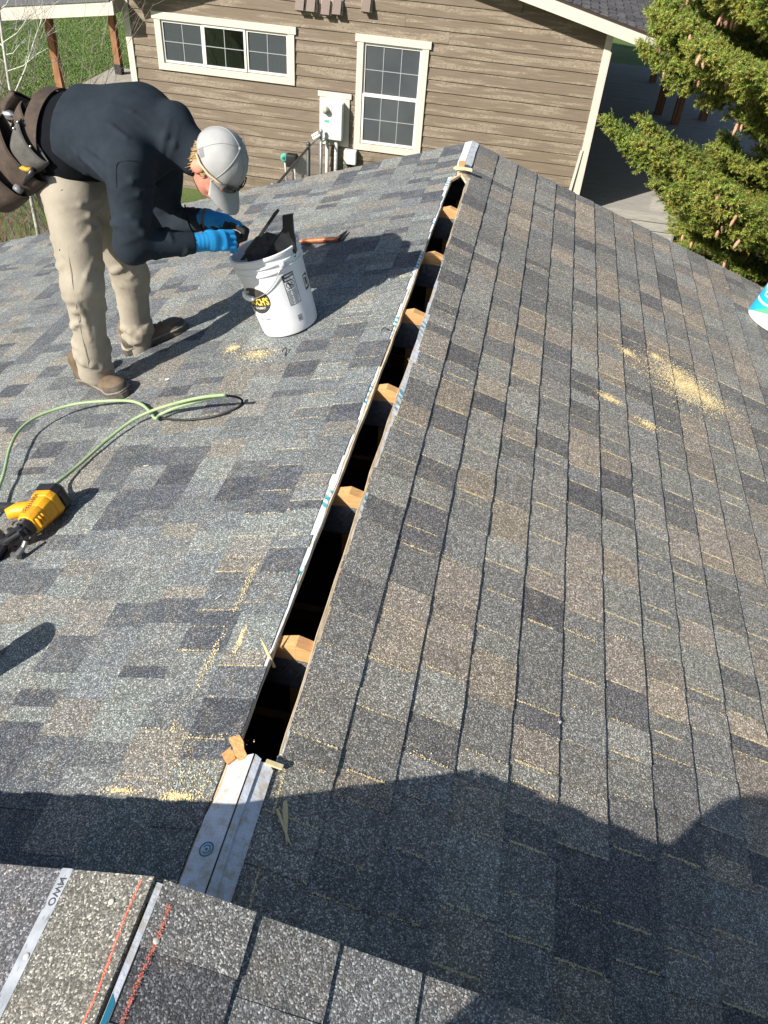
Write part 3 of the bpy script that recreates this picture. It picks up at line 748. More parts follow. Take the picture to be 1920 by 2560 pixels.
mb = MB(); mb.lathe([(0, -.05), (.062, -.045), (.075, -.01), (.075, .01), (.06, .035), (.025, .05), (.022, .09), (0, .095)], 20, frame(A, (1, 0, 0), (-.25, -.9, .35))); mb.build('regulator', simple('green_enamel', (.10, .42, .34), .45), gm, True)
B = at_y(730, 402, YH-.12); MB().box((-.10, -.07, -.10), (.10, .07, .12), (B, np.eye(3)), .03).build('meter_body', M_BLACK, gm, True)
MB().tube([A, A+np.array([.02, 0, -.2]), A+np.array([.04, .01, -.55])], .018, 8).build('pipe', M_PVC, gm, True); MB().tube([B+np.array([.04, 0, -.05]), B+np.array([.06, .0, -.3]), B+np.array([.06, 0, -.5])], .018, 8).build('pipe', M_PVC, gm, True)

# ---- chain link fence running from the wall towards the garage
M_GALV = simple('galvanised_steel', (.36, .37, .38), .45, .6, var=.2)
M_DGALV = simple('dark_steel', (.09, .10, .10), .5, .4)
fence = thing('chain_link_fence', (-3.3, YH-1, GZ), 'grey chain link fence running out from the brown wall by the meter', 'fence')
FT = -2.72; fx = -3.27
A = at_y(803, 330, YH-.28); B = at_y(771, 362, YH-.9)
fx0, fx1 = A[0], B[0]; ztop = A[2]
yend = 8.6; slope = (B[0]-A[0])/(B[1]-A[1])
MB().tube([(A[0], A[1], GZ), (A[0], A[1], ztop)], .026, 10).lathe([(.03, 0), (.03, .02), (.018, .045), (0, .05)], 10, (np.array([A[0], A[1], ztop]), np.eye(3))).build('post', M_GALV, fence, True)
def fpt(y): return A[0] + (B[0]-A[0])*(A[1]-y)/(A[1]-B[1])
zB = B[2]
for j, y in enumerate((B[1], B[1]-2.0, B[1]-4.0)):
    x = fpt(B[1]) ; MB().tube([(x, y, GZ), (x, y, zB)], .032, 10).lathe([(.036, 0), (.036, .02), (.02, .045), (0, .05)], 10, (np.array([x, y, zB]), np.eye(3))).build('post', M_GALV if j else M_DGALV, fence, True)
MB().tube([(B[0], B[1], zB-.04), (B[0], yend, zB-.04)], .019, 8).build('rail', M_DGALV, fence, True)
MB().tube([(A[0], A[1], ztop-.05), (B[0], B[1], zB-.03)], .016, 8).build('rail', M_GALV, fence, True)
def lattice(P0, P1, z0, z1, pitch=.055, r=.0024):
    P0 = np.array(P0); P1 = np.array(P1); Lh = np.linalg.norm(P1-P0); H = z1-z0; e = (P1-P0)/Lh; mb = MB(); u = -H
    while u < Lh:
        for sgn in (1, -1):
            a0, a1 = (u, u+H) if sgn > 0 else (u+H, u)
            s0, s1 = 0., 1.
            if sgn > 0: s0 = max(0, -u/H); s1 = min(1, (Lh-u)/H)
            else: s0 = max(0, (u+H-Lh)/H); s1 = min(1, (u+H)/H)
            if s1-s0 > .02:
                pa = P0+e*(a0+(a1-a0)*s0); pb = P0+e*(a0+(a1-a0)*s1)
                mb.tube([(pa[0], pa[1], z0+H*s0), (pb[0], pb[1], z0+H*s1)], r, 3, False)
        u += pitch*1.41
    return mb
tag(lattice((A[0], A[1]), (B[0], B[1]), GZ+.05, zB-.02).build('wire_mesh', M_GALV, fence), kind='stuff')
tag(lattice((B[0], B[1]), (B[0], yend), GZ+.05, zB-.04).build('wire_mesh', M_GALV, fence), kind='stuff')

# ================================================================ side porch on the left of the neighbour
t = NT('stained_post', (.30, .13, .055), .7); p = t.obj(); q_ = t.pos()
t.col(t.ramp(t.noise(t.map(q_, (14, 14, 1.2)), 2, 4), [(.3, (.18, .075, .035)), (.55, (.30, .135, .06)), (.8, (.42, .22, .11))])); M_POST = t.m
pch = thing('porch', (-8.6, 18, GZ), 'open side porch with cream fascia and brown timber posts over a concrete slab', 'porch')
MB().box((-10.6, 15.6, GZ-.1), (XL-.005, 21.3, GZ+.10)).build('slab', M_CONC, pch)
PY = 13.8
pa, pb = at_y(-30, 53.5, PY), at_y(285, 38, PY); pc, pd = at_y(-30, 22, PY), at_y(250, 2, PY)
sl_ = (pb[2]-pa[2])/(pb[0]-pa[0]); fh = pc[2]-pa[2]+.01
xl_ = -11.3; fz = lambda x: pb[2] + sl_*(x-pb[0])
MB().prism([(xl_, fz(xl_)), (pb[0], fz(pb[0])), (pb[0], fz(pb[0])+fh), (xl_, fz(xl_)+fh)], lambda u, v, dd: np.array([u, dd, v]), PY, PY+.04).build('fascia', M_TRIM, pch)
MB().prism([(xl_, fz(xl_)+.10), (XL-.02, fz(XL-.02)+.10), (XL-.02, fz(XL-.02)+fh), (xl_, fz(xl_)+fh)], lambda u, v, dd: np.array([u, dd, v]), YH+.02, 21.9).build('soffit', M_SOF, pch)
M_PRF = granule_mat('porch_roofing', False, 330.)
pr = MB(); pr.prism([(xl_-.05, fz(xl_)+fh+.002), (XL-.02, fz(XL-.02)+fh+.002), (XL-.02, fz(XL-.02)+fh+.03), (xl_-.05, fz(xl_)+fh+.03)], lambda u, v, dd: np.array([u, dd, v]), PY-.02, 21.95)
pr = pr.build('roofing', M_PRF, pch); pr.color = (.14, .145, .155, 1)
MB().box((XL+.0, PY+.041, fz(pb[0])+.01), (pb[0]-.002, YH-.02, fz(pb[0])+fh)).build('return_soffit', M_SOF, pch)
for x, y in ((-10.2, 17.9), (-10.17, 20.75)):
    pst = MB().box((x-.075, y-.075, GZ+.10), (x+.075, y+.075, fz(x)+.10)).build('post', M_POST, pch)
    MB().box((x-.085, y-.085, GZ+.10), (x+.085, y+.085, GZ+.33)).build('post_base', simple('black_post_base', (.03, .033, .036), .5), pst)
MB().box((-10.28, 15.0, fz(-10.2)-.12), (-10.12, 21.2, fz(-10.2)+.10)).build('beam', M_POST, pch)
gt = thing('garden_tub', (-7.2, 15.6, GZ), 'round green tub on the porch slab by the house corner', 'tub')
A = at_z(300, 226, GZ+.45)
tubM = (np.array([A[0], A[1], GZ+.10]), np.eye(3)); gmat = simple('green_plastic', (.08, .20, .15), .5)
MB().lathe([(.30, 0), (.36, .28), (.37, .30)], 32, tubM).build('body', gmat, gt, True); MB().lathe([(.39, .301), (.39, .325), (.30, .345), (.0, .355)], 32, tubM).build('lid', gmat, gt, True)

# ================================================================ timber deck on the right of the neighbour
t = NT('weathered_deck', (.33, .31, .28), .85); p = t.pos()
t.col(t.ramp(t.noise(t.map(p, (2, 30, 30)), 2, 4, .6), [(.25, (.21, .20, .185)), (.55, (.33, .31, .28)), (.8, (.42, .39, .34))])); t.bump(t.noise(t.map(p, (3, 60, 60)), 2, 3), .4, .003); M_DECK = t.m
dk = thing('timber_deck', (3, 19, GZ), 'weathered grey timber deck beside the shaded end of the house', 'deck')
DZ = -3.5; dx1 = 3.20
me_ = MB().box((XR+.04, -.067, -.028), (dx1, .067, 0)); dme = mesh('plank', me_.V, me_.F); dme.materials.append(M_DECK)
me_ = MB().box((XR+.04, -.067, -.028), (6.6, .067, 0)); dmeL = mesh('plank', me_.V, me_.F); dmeL.materials.append(M_DECK)
y = 14.82; i = 0
while y < 26.5:
    inst('plank', dme if y < 15.6 else dmeL, dk, Matrix.Translation((rnd.uniform(-.008, .008), y, DZ+rnd.uniform(-.002, .002)))); y += .141; i += 1
for j in range(3):
    MB().box((XR+.05, 14.72+.003*j, DZ-.16*(j+1)+.012), (dx1+.004, 14.75+.003*j, DZ-.16*j-.004)).build('plank', M_DECK, dk)
MB().box((dx1, 14.74, GZ), (dx1+.03, 15.6, DZ-.006)).build('side_board', M_DECK, dk)
MB().box((XR+.06, 14.9, GZ-.05), (dx1-.05, 26.4, DZ-.04)).build('substructure', M_DARK, dk)
MB().box((2.70, 14.9, DZ), (2.95, 15.1, DZ+.22)).build('step_block', M_DECK, dk)
for x, y in ((3.29, 21.47), (3.62, 20.75), (4.33, 21.4), (3.35, 24.67)):
    s_ = .085
    MB().box((x-s_, y-s_, DZ), (x+s_, y+s_, -1.5)).build('post', M_POST, dk)
MB().box((3.15, 20.6, -1.5), (3.45, 25.0, -1.34)).build('beam', M_POST, dk); MB().box((3.50, 20.6, -1.62), (4.5, 20.9, -1.5)).build('beam', M_POST, dk)
bx = thing('electrical_outlet_box', (1.5, 17, DZ), 'small dark box on the shaded deck by the house wall', 'box')
A = at_z(1522, 230, DZ); MB().box((XR+.06, A[1]-.25, DZ), (XR+.24, A[1]+.1, DZ+.30), None, .015).build('body', simple('dark_box', (.03, .03, .035), .6), bx)
# ================================================================ bucket with its print
def nrm(v): v = np.asarray(v, float); return v/np.linalg.norm(v)
BC = PL(728, 812); BH = .365; BR0, BR1 = .128, .150
bk = thing('bucket', BC, 'white plastic bucket with printed labels standing on the shingles beside the worker', 'bucket')
FB = frame(BC + NL*.004, (0, -1, 0), NL)                                   # local x towards the camera side
t = NT('white_bucket_plastic', (.74, .75, .76), .38, 0, .45); p = t.pos()
c = t.ramp(t.noise(p, 9, 4), [(.3, (.70, .71, .72)), (.7, (.79, .80, .80))])
c = t.mix(t.ramp(t.noise(p, 34, 5, .75), [(.62, 0.), (.72, .55)]), c, (.34, .34, .34)); t.col(c); M_BKT = t.m
def brad(z): return BR0 + (BR1-BR0)*z/BH
prof = [(0, .004), (BR0-.012, 0), (BR0-.003, .003), (BR0, .012)]
prof += [(brad(z), z) for z in (.05, .1, .15, .2, .25, .285)] + [(brad(.29)+.006, .290), (brad(.3)+.007, .296), (brad(.3)+.006, .302), (brad(.305)+.001, .305), (brad(.318)+.001, .318)]
prof += [(brad(.32)+.007, .322), (brad(.325)+.007, .330), (brad(.33)+.001, .333), (brad(.345)+.001, .348), (brad(.36)+.006, .352), (brad(.365)+.007, .362), (brad(.365)+.002, .366), (brad(.365)-.004, .362)]
prof += [(brad(.3)-.004, .30), (brad(.1)-.004, .1), (BR0-.006, .012), (0, .010)]
autosmooth(MB().lathe(prof, 72, FB, True).build('shell', M_BKT, bk), 35)
def bmap(th, z, h=.0007): r = brad(z)+h; return FB[0] + FB[1]@np.array([r*math.cos(th), r*math.sin(th), z])
def patch_quad(mb, th0, th1, z0, z1, h=.0006, n=10):
    for i in range(n):
        a = th0+(th1-th0)*i/n; b = th0+(th1-th0)*(i+1)/n
        mb.add([bmap(a, z0, h), bmap(b, z0, h), bmap(b, z1, h), bmap(a, z1, h)], [(0, 1, 2, 3)])
# bearing of a photo pixel on the bucket, found by search so that the print lands where it is seen
def find(px, py):
    best = None
    for th in np.linspace(-2.2, 2.2, 221):
        for z in np.linspace(.01, .36, 71):
            X = bmap(th, z); e = (proj(X)[0]-px)**2+(proj(X)[1]-py)**2
            nn = FB[1]@np.array([math.cos(th), math.sin(th), 0])
            if nn@(CAM-X) > 0 and (best is None or e < best[0]): best = (e, th, z)
    return best[1], best[2]
M_PRB = simple('black_print', (.03, .03, .033), .5); M_PRY = simple('yellow_print', (.80, .62, .10), .5); M_PRBR = simple('brown_black_print', (.055, .05, .045), .5); M_PRW = simple('white_print', (.78, .78, .76), .5); M_PRG = simple('grey_print', (.30, .31, .32), .5)
to, zo = find(645, 752); R_ = .137
ov = MB(); n = 40; ring_ = [(to-.10+.54*math.cos(2*math.pi*k/n), zo+.062*math.sin(2*math.pi*k/n)) for k in range(n)]
cc = (to-.10, zo)
for k in range(n):
    a, b = ring_[k], ring_[(k+1) % n]
    for j in range(4):
        f0, f1 = j/4, (j+1)/4
        q4 = [(cc[0]+(a[0]-cc[0])*f0, cc[1]+(a[1]-cc[1])*f0), (cc[0]+(a[0]-cc[0])*f1, cc[1]+(a[1]-cc[1])*f1), (cc[0]+(b[0]-cc[0])*f1, cc[1]+(b[1]-cc[1])*f1), (cc[0]+(b[0]-cc[0])*f0, cc[1]+(b[1]-cc[1])*f0)]
        ov.add([bmap(*x, .0006) for x in q4], [(0, 1, 2, 3)] if j else [(0, 1, 2)] and [(0, 1, 2, 3)])
ovo = ov.build('oval_label', M_PRBR, bk)
def btext(name, s, th, z, size, mat, parent, h=.0012, bold=.0008, squash=1.0, arc=0.0):
    V, F = text_shape(s, size, 0, bold)
    return mk(name, [bmap(th+v[0]*squash/R_, z+v[1]+arc*v[0]**2, h) for v in V], F, mat, parent)
btext('lettering', "OOCH'S", to-.03, zo-.006, .046, M_PRY, ovo, squash=.66, bold=.0016, arc=.0)
btext('lettering', 'ING SUPPLY', to-.06, zo-.036, .0135, M_PRW, ovo, arc=2.2, bold=.0004)
btext('lettering', 'ts.com', to-.0, zo-.088, .022, M_PRG, bk, bold=.0004)
# small white animal silhouette on the oval
ms = MB(); th0, z0_ = to-.35, zo+.036
for (dx, dz, w, h) in ((-.02, 0, .03, .006), (-.034, .008, .008, .008), (.006, .004, .012, .004), (-.026, -.010, .004, .012), (-.008, -.010, .004, .012), (-.016, -.018, .004, .006)):
    patch_quad(ms, th0+(dx-w/2)/R_, th0+(dx+w/2)/R_, z0_+dz-h/2, z0_+dz+h/2, .0013, 2)
ms.build('emblem', M_PRW, ovo)
# warning panel
tw, zw = find(729, 722); W2, H2 = .0275, .070
wl = MB()
for a, b, c_, d_ in ((-W2, W2, H2-.002, H2), (-W2, W2, -H2, -H2+.002), (-W2, -W2+.002, -H2, H2), (W2-.002, W2, -H2, H2), (-W2, W2, .004, .0055), (-W2, W2, H2-.032, H2-.030), (-.001, .001, -H2, .004)):
    patch_quad(wl, tw+a/R_, tw+b/R_, zw+c_, zw+d_, .0006, 4)
patch_quad(wl, tw-W2/R_, tw+W2/R_, zw+H2-.016, zw+H2, .0008); patch_quad(wl, tw-W2/R_, tw+W2/R_*.25, zw+H2-.030, zw+H2-.017, .0008)
for r0, r1 in ((.0185, .0210),):
    for k in range(28):
        a, b = 2*math.pi*k/28, 2*math.pi*(k+1)/28
        wl.add([bmap(tw+r*math.cos(x)/R_, zw+.0225+r*math.sin(x)*.82, .0009) for r, x in ((r0, a), (r1, a), (r1, b), (r0, b))], [(0, 1, 2, 3)])
for (x, z, w, h) in ((-.007, .028, .008, .009), (-.003, .018, .009, .006), (.006, .030, .005, .006), (.008, .024, .009, .004), (.0, .012, .014, .003), (-.004, .022, .004, .006)):
    patch_quad(wl, tw+(x-w/2)/R_, tw+(x+w/2)/R_, zw+z-h/2, zw+z+h/2, .0009, 2)
for k in range(12): wl.add([bmap(tw+(-.014+.028*(k+j)/12)/R_, zw+.0225+(.011-.022*(k+j)/12)+q_*.0022, .001) for j, q_ in ((0, -1), (1, -1), (1, 1), (0, 1))], [(0, 1, 2, 3)])
for colx in (-.0245, .0025):
    for k in range(11):
        z = zw+.000-k*.006; patch_quad(wl, tw+colx/R_, tw+(colx+rnd.uniform(.014, .021))/R_, z-.0024-.003, z-.003, .0006, 3)
wlo = wl.build('warning_panel', M_PRB, bk)
V, F = text_shape('WARNING', .0105, 0, .0003); mk('lettering', [bmap(tw+(v[0]*.9+.006)/R_, zw+H2-.008+v[1], .0014) for v in V], F, M_PRW, wlo)
V, F = text_shape('AVISO', .0105, 0, .0003); mk('lettering', [bmap(tw+(v[0]*.9-.006)/R_, zw+H2-.0235+v[1], .0014) for v in V], F, M_PRW, wlo)
tb_, zb_ = find(752, 794); bc = MB(); x = -.014
while x < .014:
    w = rnd.choice((.0008, .0014, .0022)); patch_quad(bc, tb_-.012/R_, tb_+.010/R_, zb_+x, zb_+x+w, .0006, 3); x += w+rnd.choice((.0009, .0016))
bc.build('barcode', M_PRB, bk)
td, zd = find(764, 704)
dm = MB(); patch_quad(dm, td-.012/R_, td+.03/R_, zd-.034, zd+.034, .0006); dm.build('block_letter', M_PRB, bk)
btext('lettering', 'D', td+.006/R_, zd, .075, M_PRW, bk, .0013, .001, .6)
# bail, grip, lug
th_l, z_l = find(702, 655); P0 = bmap(th_l, .318, .010); th_g, z_g = find(628, 765); P1 = bmap(th_g, z_g, .022)
far = bmap(th_l+math.pi, .318, .010)
m1 = P1 + nrm(P1-P0)*.05 + NL*(-.005)
mid = [P0]
ctrl = [P0, P1, 2*(.5*(P0+far)) - P1 + 0*P0]
n = 24; bail = []
e1 = P1-P0
C_ = (P0+far)/2; ax = nrm(far-P0); rad_ = np.linalg.norm(far-P0)/2
dn = e1 - ax*(e1@ax); dn = nrm(dn)
for k in range(n+1):
    a = math.pi*k/n; x = C_ - ax*rad_*math.cos(a) + dn*rad_*1.02*math.sin(a)
    rel = x-FB[0]; zz_ = rel@NL; radial = rel-NL*zz_; rr = np.linalg.norm(radial); mn = brad(min(max(zz_, 0), .36))+.008
    if 0 < zz_ < .37 and rr < mn: x = FB[0] + NL*zz_ + radial/rr*mn
    bail.append(x)
MB().tube(bail, .0021, 8).build('handle_wire', simple('handle_steel', (.50, .50, .48), .35, .8), bk, True)
MB().tube(bail[10:15], [.010, .0125, .0125, .0125, .010], 12).build('handle_grip', M_PRW, bk, True)
for P_ in (P0, far): MB().lathe([(0, -.008), (.013, -.008), (.013, .004), (.006, .008), (0, .008)], 14, frame(P_, NL, nrm((P_-FB[0])-NL*((P_-FB[0])@NL)))).build('handle_lug', M_BKT, bk, True)

# pieces standing in the bucket
M_FLASH = simple('black_flashing', (.016, .017, .019), .42, var=.35, scale=30)
M_FLASHD = simple('dusty_flashing', (.07, .072, .078), .7, var=.6, scale=45)
def plate(name, poly, depth, y, label, cat, mat, bend=0.0, tilt=0.0):
    """outline given in photo pixels, stood up at distance y in the bucket"""
    mb = MB(); P = [at_y(px, py, y+tilt*(py-560)/100.) for px, py in poly]
    e = np.array([.25, .95, .15])
    n = len(P); V = [p - e*depth/2 for p in P] + [p + e*depth/2 for p in P]
    F = [tuple(range(n)), tuple(range(n, 2*n))[::-1]] + [(k, n+k, n+(k+1) % n, (k+1) % n) for k in range(n)]
    th_ = thing(name, BC+NL*.2, label, cat); mk('sheet', V, F, mat, th_)
    return th_
plate('flashing_piece', [(707, 538), (731, 534), (734, 578), (741, 625), (735, 660), (690, 668), (668, 632), (690, 596), (708, 570)], .010, 3.07, 'stiff black flashing piece standing upright in the bucket', 'flashing', M_FLASH)
plate('flashing_piece', [(694, 522), (698, 528), (664, 576), (655, 590), (612, 650), (600, 650), (648, 586), (656, 574), (686, 530)], .006, 3.02, 'thin black blade of flashing leaning over the bucket rim towards the gloves', 'flashing', M_FLASH)
plate('flashing_piece', [(640, 592), (668, 580), (700, 590), (712, 640), (700, 668), (625, 668), (612, 628)], .005, 3.13, 'dusty grey sheet tucked behind the black pieces in the bucket', 'flashing', M_FLASHD, 0, 0)

# ---- hammer with a copper coloured handle lying behind the bucket
hm = thing('hammer', PL(745, 600), 'long copper coloured handle with black end lying on shingles behind the bucket', 'tool')
a, b = PL(598, 615, .02), PL(846, 597, .018)
t = NT('copper_handle', (.62, .22, .10), .35, .5); t.col(t.ramp(t.noise(t.pos(), 30, 3), [(.3, (.46, .15, .07)), (.7, (.66, .27, .14))])); M_COP = t.m
MB().tube([a+(b-a)*f for f in (0, .3, .6, .97, 1)], [.013, .013, .0135, .0135, .012], 14).build('handle', M_COP, hm, True)
c0 = PL(868, 577, .010); MB().tube([b, b+(c0-b)*.35, c0-(c0-b)*.2, c0], [.012, .010, .007, .003], 10).build('claw_end', M_FLASH, hm, True)

# ================================================================ air hose
def spline(P, m=10):
    P = [np.asarray(p, float) for p in P]; out = []
    for i in range(len(P)-1):
        p0 = P[max(i-1, 0)]; p1 = P[i]; p2 = P[i+1]; p3 = P[min(i+2, len(P)-1)]
        for k in range(m):
            t_ = k/m; out.append(.5*((2*p1)+(-p0+p2)*t_+(2*p0-5*p1+4*p2-p3)*t_*t_+(-p0+3*p1-3*p2+p3)*t_**3))
    out.append(P[-1]); return out
HR = .0065; M_GBLK0 = simple('black_whip_rubber', (.02, .02, .02), .5)
hp = [(-160, 1500, .006), (-70, 1330, .010), (0, 1212, .03), (25, 1120, .045), (52, 1072, .05), (100, 1038, .05), (180, 1012, .04), (255, 1003, .028), (318, 1002, .018), (352, 1010, .012), (374, 1028, .010), (388, 1046, .010), (402, 1036, .014),
      (440, 1019, .030), (500, 1001, .06), (545, 991, .085), (562, 988, .092), (552, 988, .097), (500, 994, .085), (440, 1008, .055), (380, 1027, .032), (330, 1052, .018), (270, 1098, .010), (200, 1160, .010), (150, 1202, .022), (121, 1226, .05)]
t = NT('green_hose', (.30, .42, .20), .45); t.col(t.ramp(t.noise(t.pos(), 14, 3), [(.3, (.25, .36, .17)), (.7, (.36, .47, .25))])); M_HOSE = t.m
ho = MB().tube(spline([np.array([x, y, x*TT])+NL*(HR+.003) for x, y in ((-4.1, 2.2), (-3.6, 1.7), (-3.0, 1.35), (-2.3, 1.2), (-1.75, 1.25))]+[PL(x, y, h+HR) for x, y, h in hp[1:]], 8), HR, 12).build('air_hose', M_HOSE, None, True)
MB().tube(spline([PL(x, y, h+.005) for x, y, h in ((556, 989, .080), (578, 990, .05), (598, 995, .02), (606, 1004, .004), (598, 1016, 0), (570, 1030, 0), (520, 1044, 0), (460, 1050, 0), (415, 1047, 0), (388, 1040, .002))], 6), .0048, 10).build('rubber_whip', M_GBLK0, ho, True)
tag(ho, 'pale green air hose with black end looping across the shingles to the yellow nail gun', 'hose')

# ================================================================ pneumatic nail gun
t = NT('yellow_gun_paint', (.80, .47, .03), .42); p = t.pos()
c = t.mix(t.ramp(t.noise(p, 26, 4, .6), [(.48, 0.), (.68, .7)]), (.80, .38, .015), (.68, .23, .02)); c = t.mix(t.ramp(t.noise(p, 90, 4, .7), [(.60, 0.), (.70, .8)]), c, (.14, .10, .06)); t.col(c); M_GUN = t.m
M_GBLK = simple('gun_black', (.018, .018, .02), .38, var=.4, scale=60, spec=.5); M_GMET = simple('gun_steel', (.30, .29, .28), .35, .8, var=.3)
ng = thing('nail_gun', PL(95, 1290), 'yellow and black pneumatic nail gun lying on the shingles', 'nail gun')
ga, gb_ = PL(133, 1243, .062), PL(52, 1342, .055); gx = nrm(gb_-ga)                # from cap to nose
GF = frame(ga, gx, NL)                                                            # x = down the barrel, z = away from the roof
def gbox(mb, x0, x1, pr0, pr1):
    """octagonal loft from x0 to x1; pr = (half width y, half height z, chamfer)"""
    V = []
    for x, (w, h, c_) in ((x0, pr0), (x1, pr1)):
        for y, z in ((w, h-c_), (w-c_, h), (-w+c_, h), (-w, h-c_), (-w, -h+c_), (-w+c_, -h), (w-c_, -h), (w, -h+c_)): V.append(GF[0]+GF[1]@np.array([x, y, z]))
    F = [tuple(range(8))[::-1], tuple(range(8, 16))] + [(k, (k+1) % 8, 8+(k+1) % 8, 8+k) for k in range(8)]
    mb.add(V, F)
gbm = MB()
gbox(gbm, .020, .050, (.050, .050, .018), (.048, .048, .018)); gbox(gbm, .0501, .095, (.046, .046, .017), (.040, .042, .015)); gbox(gbm, .0951, .150, (.040, .042, .015), (.032, .036, .012))
for x in (.108, .122, .136): gbox(gbm, x, x+.006, (.047, .02, .006), (.045, .02, .006))
gbody = gbm.build('body', M_GUN, ng); m_ = gbody.modifiers.new('b', 'BEVEL'); m_.width = .0035; m_.segments = 2; m_.limit_method = 'ANGLE'; m_.angle_limit = .35; gbody.data.polygons.foreach_set('use_smooth', [True]*len(gbody.data.polygons))
cap_ = MB(); gbox(cap_, -.032, -.012, (.036, .036, .014), (.050, .050, .016)); gbox(cap_, -.0119, .0195, (.053, .053, .018), (.051, .051, .018)); gbox(cap_, .0051, .016, (.056, .03, .006), (.056, .03, .006)); cap_.build('end_cap', M_GBLK, ng)
hd = MB(); hA = GF[0]+GF[1]@np.array([.062, -.035, .0]); hB = PL(-95, 1262, .045)
sgn = 1
hd.tube([hA+(hB-hA)*f for f in (0, .1, .5, .9, 1.0)], [.020, .018, .0175, .019, .021], 14); hd.build('handle', M_GBLK, ng, True)
hk = MB(); kA = PL(60, 1278, .05); hk.tube([GF[0]+GF[1]@np.array([.06, -.02, .0]), kA+np.array([-.02, 0, 0]), kA+np.array([-.05, -.03, 0])], [.032, .030, .018], 8); hk.build('handle_boss', M_GUN, ng, True)
no = MB(); gbox(no, .1505, .172, (.026, .028, .008), (.024, .026, .008)); gbox(no, .1725, .205, (.014, .018, .005), (.012, .014, .004)); gbox(no, .181, .19, (.022, .01, .004), (.022, .01, .004)); no.build('nose', M_GBLK, ng)
mgz = MB(); mc = PL(-8, 1362, .04)
mgz.lathe([(0, -.034), (.058, -.034), (.064, -.026), (.064, .026), (.058, .034), (.02, .034), (.02, .040), (0, .040)], 28, frame(mc+np.array([-.03, -.01, 0]), (1, 0, 0), nrm(np.array([.35, -.3, .9])))); mgz.build('coil_magazine', M_GBLK, ng)
fd = MB(); B0 = PL(24, 1352, .045); N0 = GF[0]+GF[1]@np.array([.175, 0, 0])
fd.tube([mc, B0, N0], [.020, .016, .014], 8); fd.tube([B0+NL*.02, N0+NL*.022], .006, 6); fd.tube([B0+np.array([0, -.02, .012]), N0+np.array([.005, -.025, .012])], .008, 8); fd.lathe([(0, -.012), (.013, -.012), (.013, .012), (0, .012)], 12, frame(PL(28, 1330, .06), (1, 0, 0), (0, .3, .9))); fd.build('feed_arm', M_GBLK, ng)
nt_ = MB(); nt_.tube([PL(64, 1352, .045), PL(58, 1368, .030), PL(44, 1388, .018)], [.008, .009, .012], 8); nt_.tube([PL(48, 1392, .014), PL(32, 1386, .014)], .010, 8); nt_.build('work_contact', M_GMET, ng)
scw = MB(); scw.lathe([(.012, 0), (.012, .006), (.006, .007), (.006, .003), (0, .003)], 14, (GF[0]+GF[1]@np.array([.161, .0, .0275]), GF[1])); scw.build('bolt', M_GMET, ng)
trg = MB(); trg.tube([GF[0]+GF[1]@np.array([.10, -.045, 0]), PL(36, 1302, .045), PL(30, 1312, .04)], [.006, .006, .004], 8); trg.build('trigger', M_GMET, ng)
V, F = text_shape('BOSTITCH', .026, 0, .0005)
def gtext(v): x = .085+v[0]*.80; hh = .050 if x < .05 else .050-.0075*(x-.05)/.05; return GF[0]+GF[1]@np.array([x, -.012+v[1]*.9, max(.0372, .0465-.055*max(0, x-.05)+ .0)+.0022])
mk('lettering', [gtext(v) for v in V], F, M_PRB, gbody)
cn = MB(); hs = PL(121, 1226, .05+HR); cn.tube([hs, hs+(ga-hs)*.25, ga+GF[1]@np.array([-.03, 0, 0])], [.009, .0095, .011], 10); cn.build('air_fitting', M_GMET, ng, True)

# ================================================================ tub at the right edge of the photograph
TC = PR(1914, 806); tb2 = thing('sealant_tub', TC, 'round white tub with blue and green label standing on the roof', 'tub')
FT_ = frame(TC+NR*.004, (0, -1, 0), NR); M_TUB = simple('tub_plastic', (.76, .77, .77), .35, var=.03)
TR0, TR1, TH = .135, .150, .33
autosmooth(MB().lathe([(0, .004), (TR0-.006, 0), (TR0, .008), (TR1, TH-.03), (TR1+.005, TH-.028), (TR1+.005, TH), (TR1, TH+.004), (0, TH+.002)], 56, FT_).build('shell', M_TUB, tb2), 35)
def tmap(th, z, h): r = TR0+(TR1-TR0)*z/TH+h; return FT_[0]+FT_[1]@np.array([r*math.cos(th), r*math.sin(th), z])
def tband(fz0, fz1, mat, h, nm, n=64, a0=-math.pi, a1=math.pi):
    mb = MB()
    for i in range(n):
        a = a0+(a1-a0)*i/n; b = a0+(a1-a0)*(i+1)/n
        mb.add([tmap(a, fz0(a), h), tmap(b, fz0(b), h), tmap(b, fz1(b), h), tmap(a, fz1(a), h)], [(0, 1, 2, 3)])
    return mb.build(nm, mat, tb2)
lz = lambda a: min(.15, max(.012, .012+.062*(a+1.75)))
tband(lz, lambda a: .285, simple('blue_label', (.02, .38, .70), .4, var=.08), .0006, 'label', 72, -1.9, 1.5)
tband(lambda a: lz(a)+.001, lambda a: lz(a)+.002+.055*max(0, min(1.2, a+1.35)), simple('green_swoosh', (.10, .55, .20), .4, var=.1), .0010, 'swoosh', 60, -1.35, 1.4)
tband(lambda a: .105+.075*(a+1.4)**2*.35, lambda a: .118+.075*(a+1.4)**2*.35, M_PRW, .0012, 'white_stripe', 40, -1.75, .2)
for a_, z_, s_ in ((-1.35, .205, 'OX'), (-1.05, .165, 'ON'), (-.3, .2, 'OX')):
    V, F = text_shape(s_, .06, 0, .002); mk('lettering', [tmap(a_+v[0]/.145, z_+v[1]*.7, .0018) for v in V], F, M_PRW, tb2)

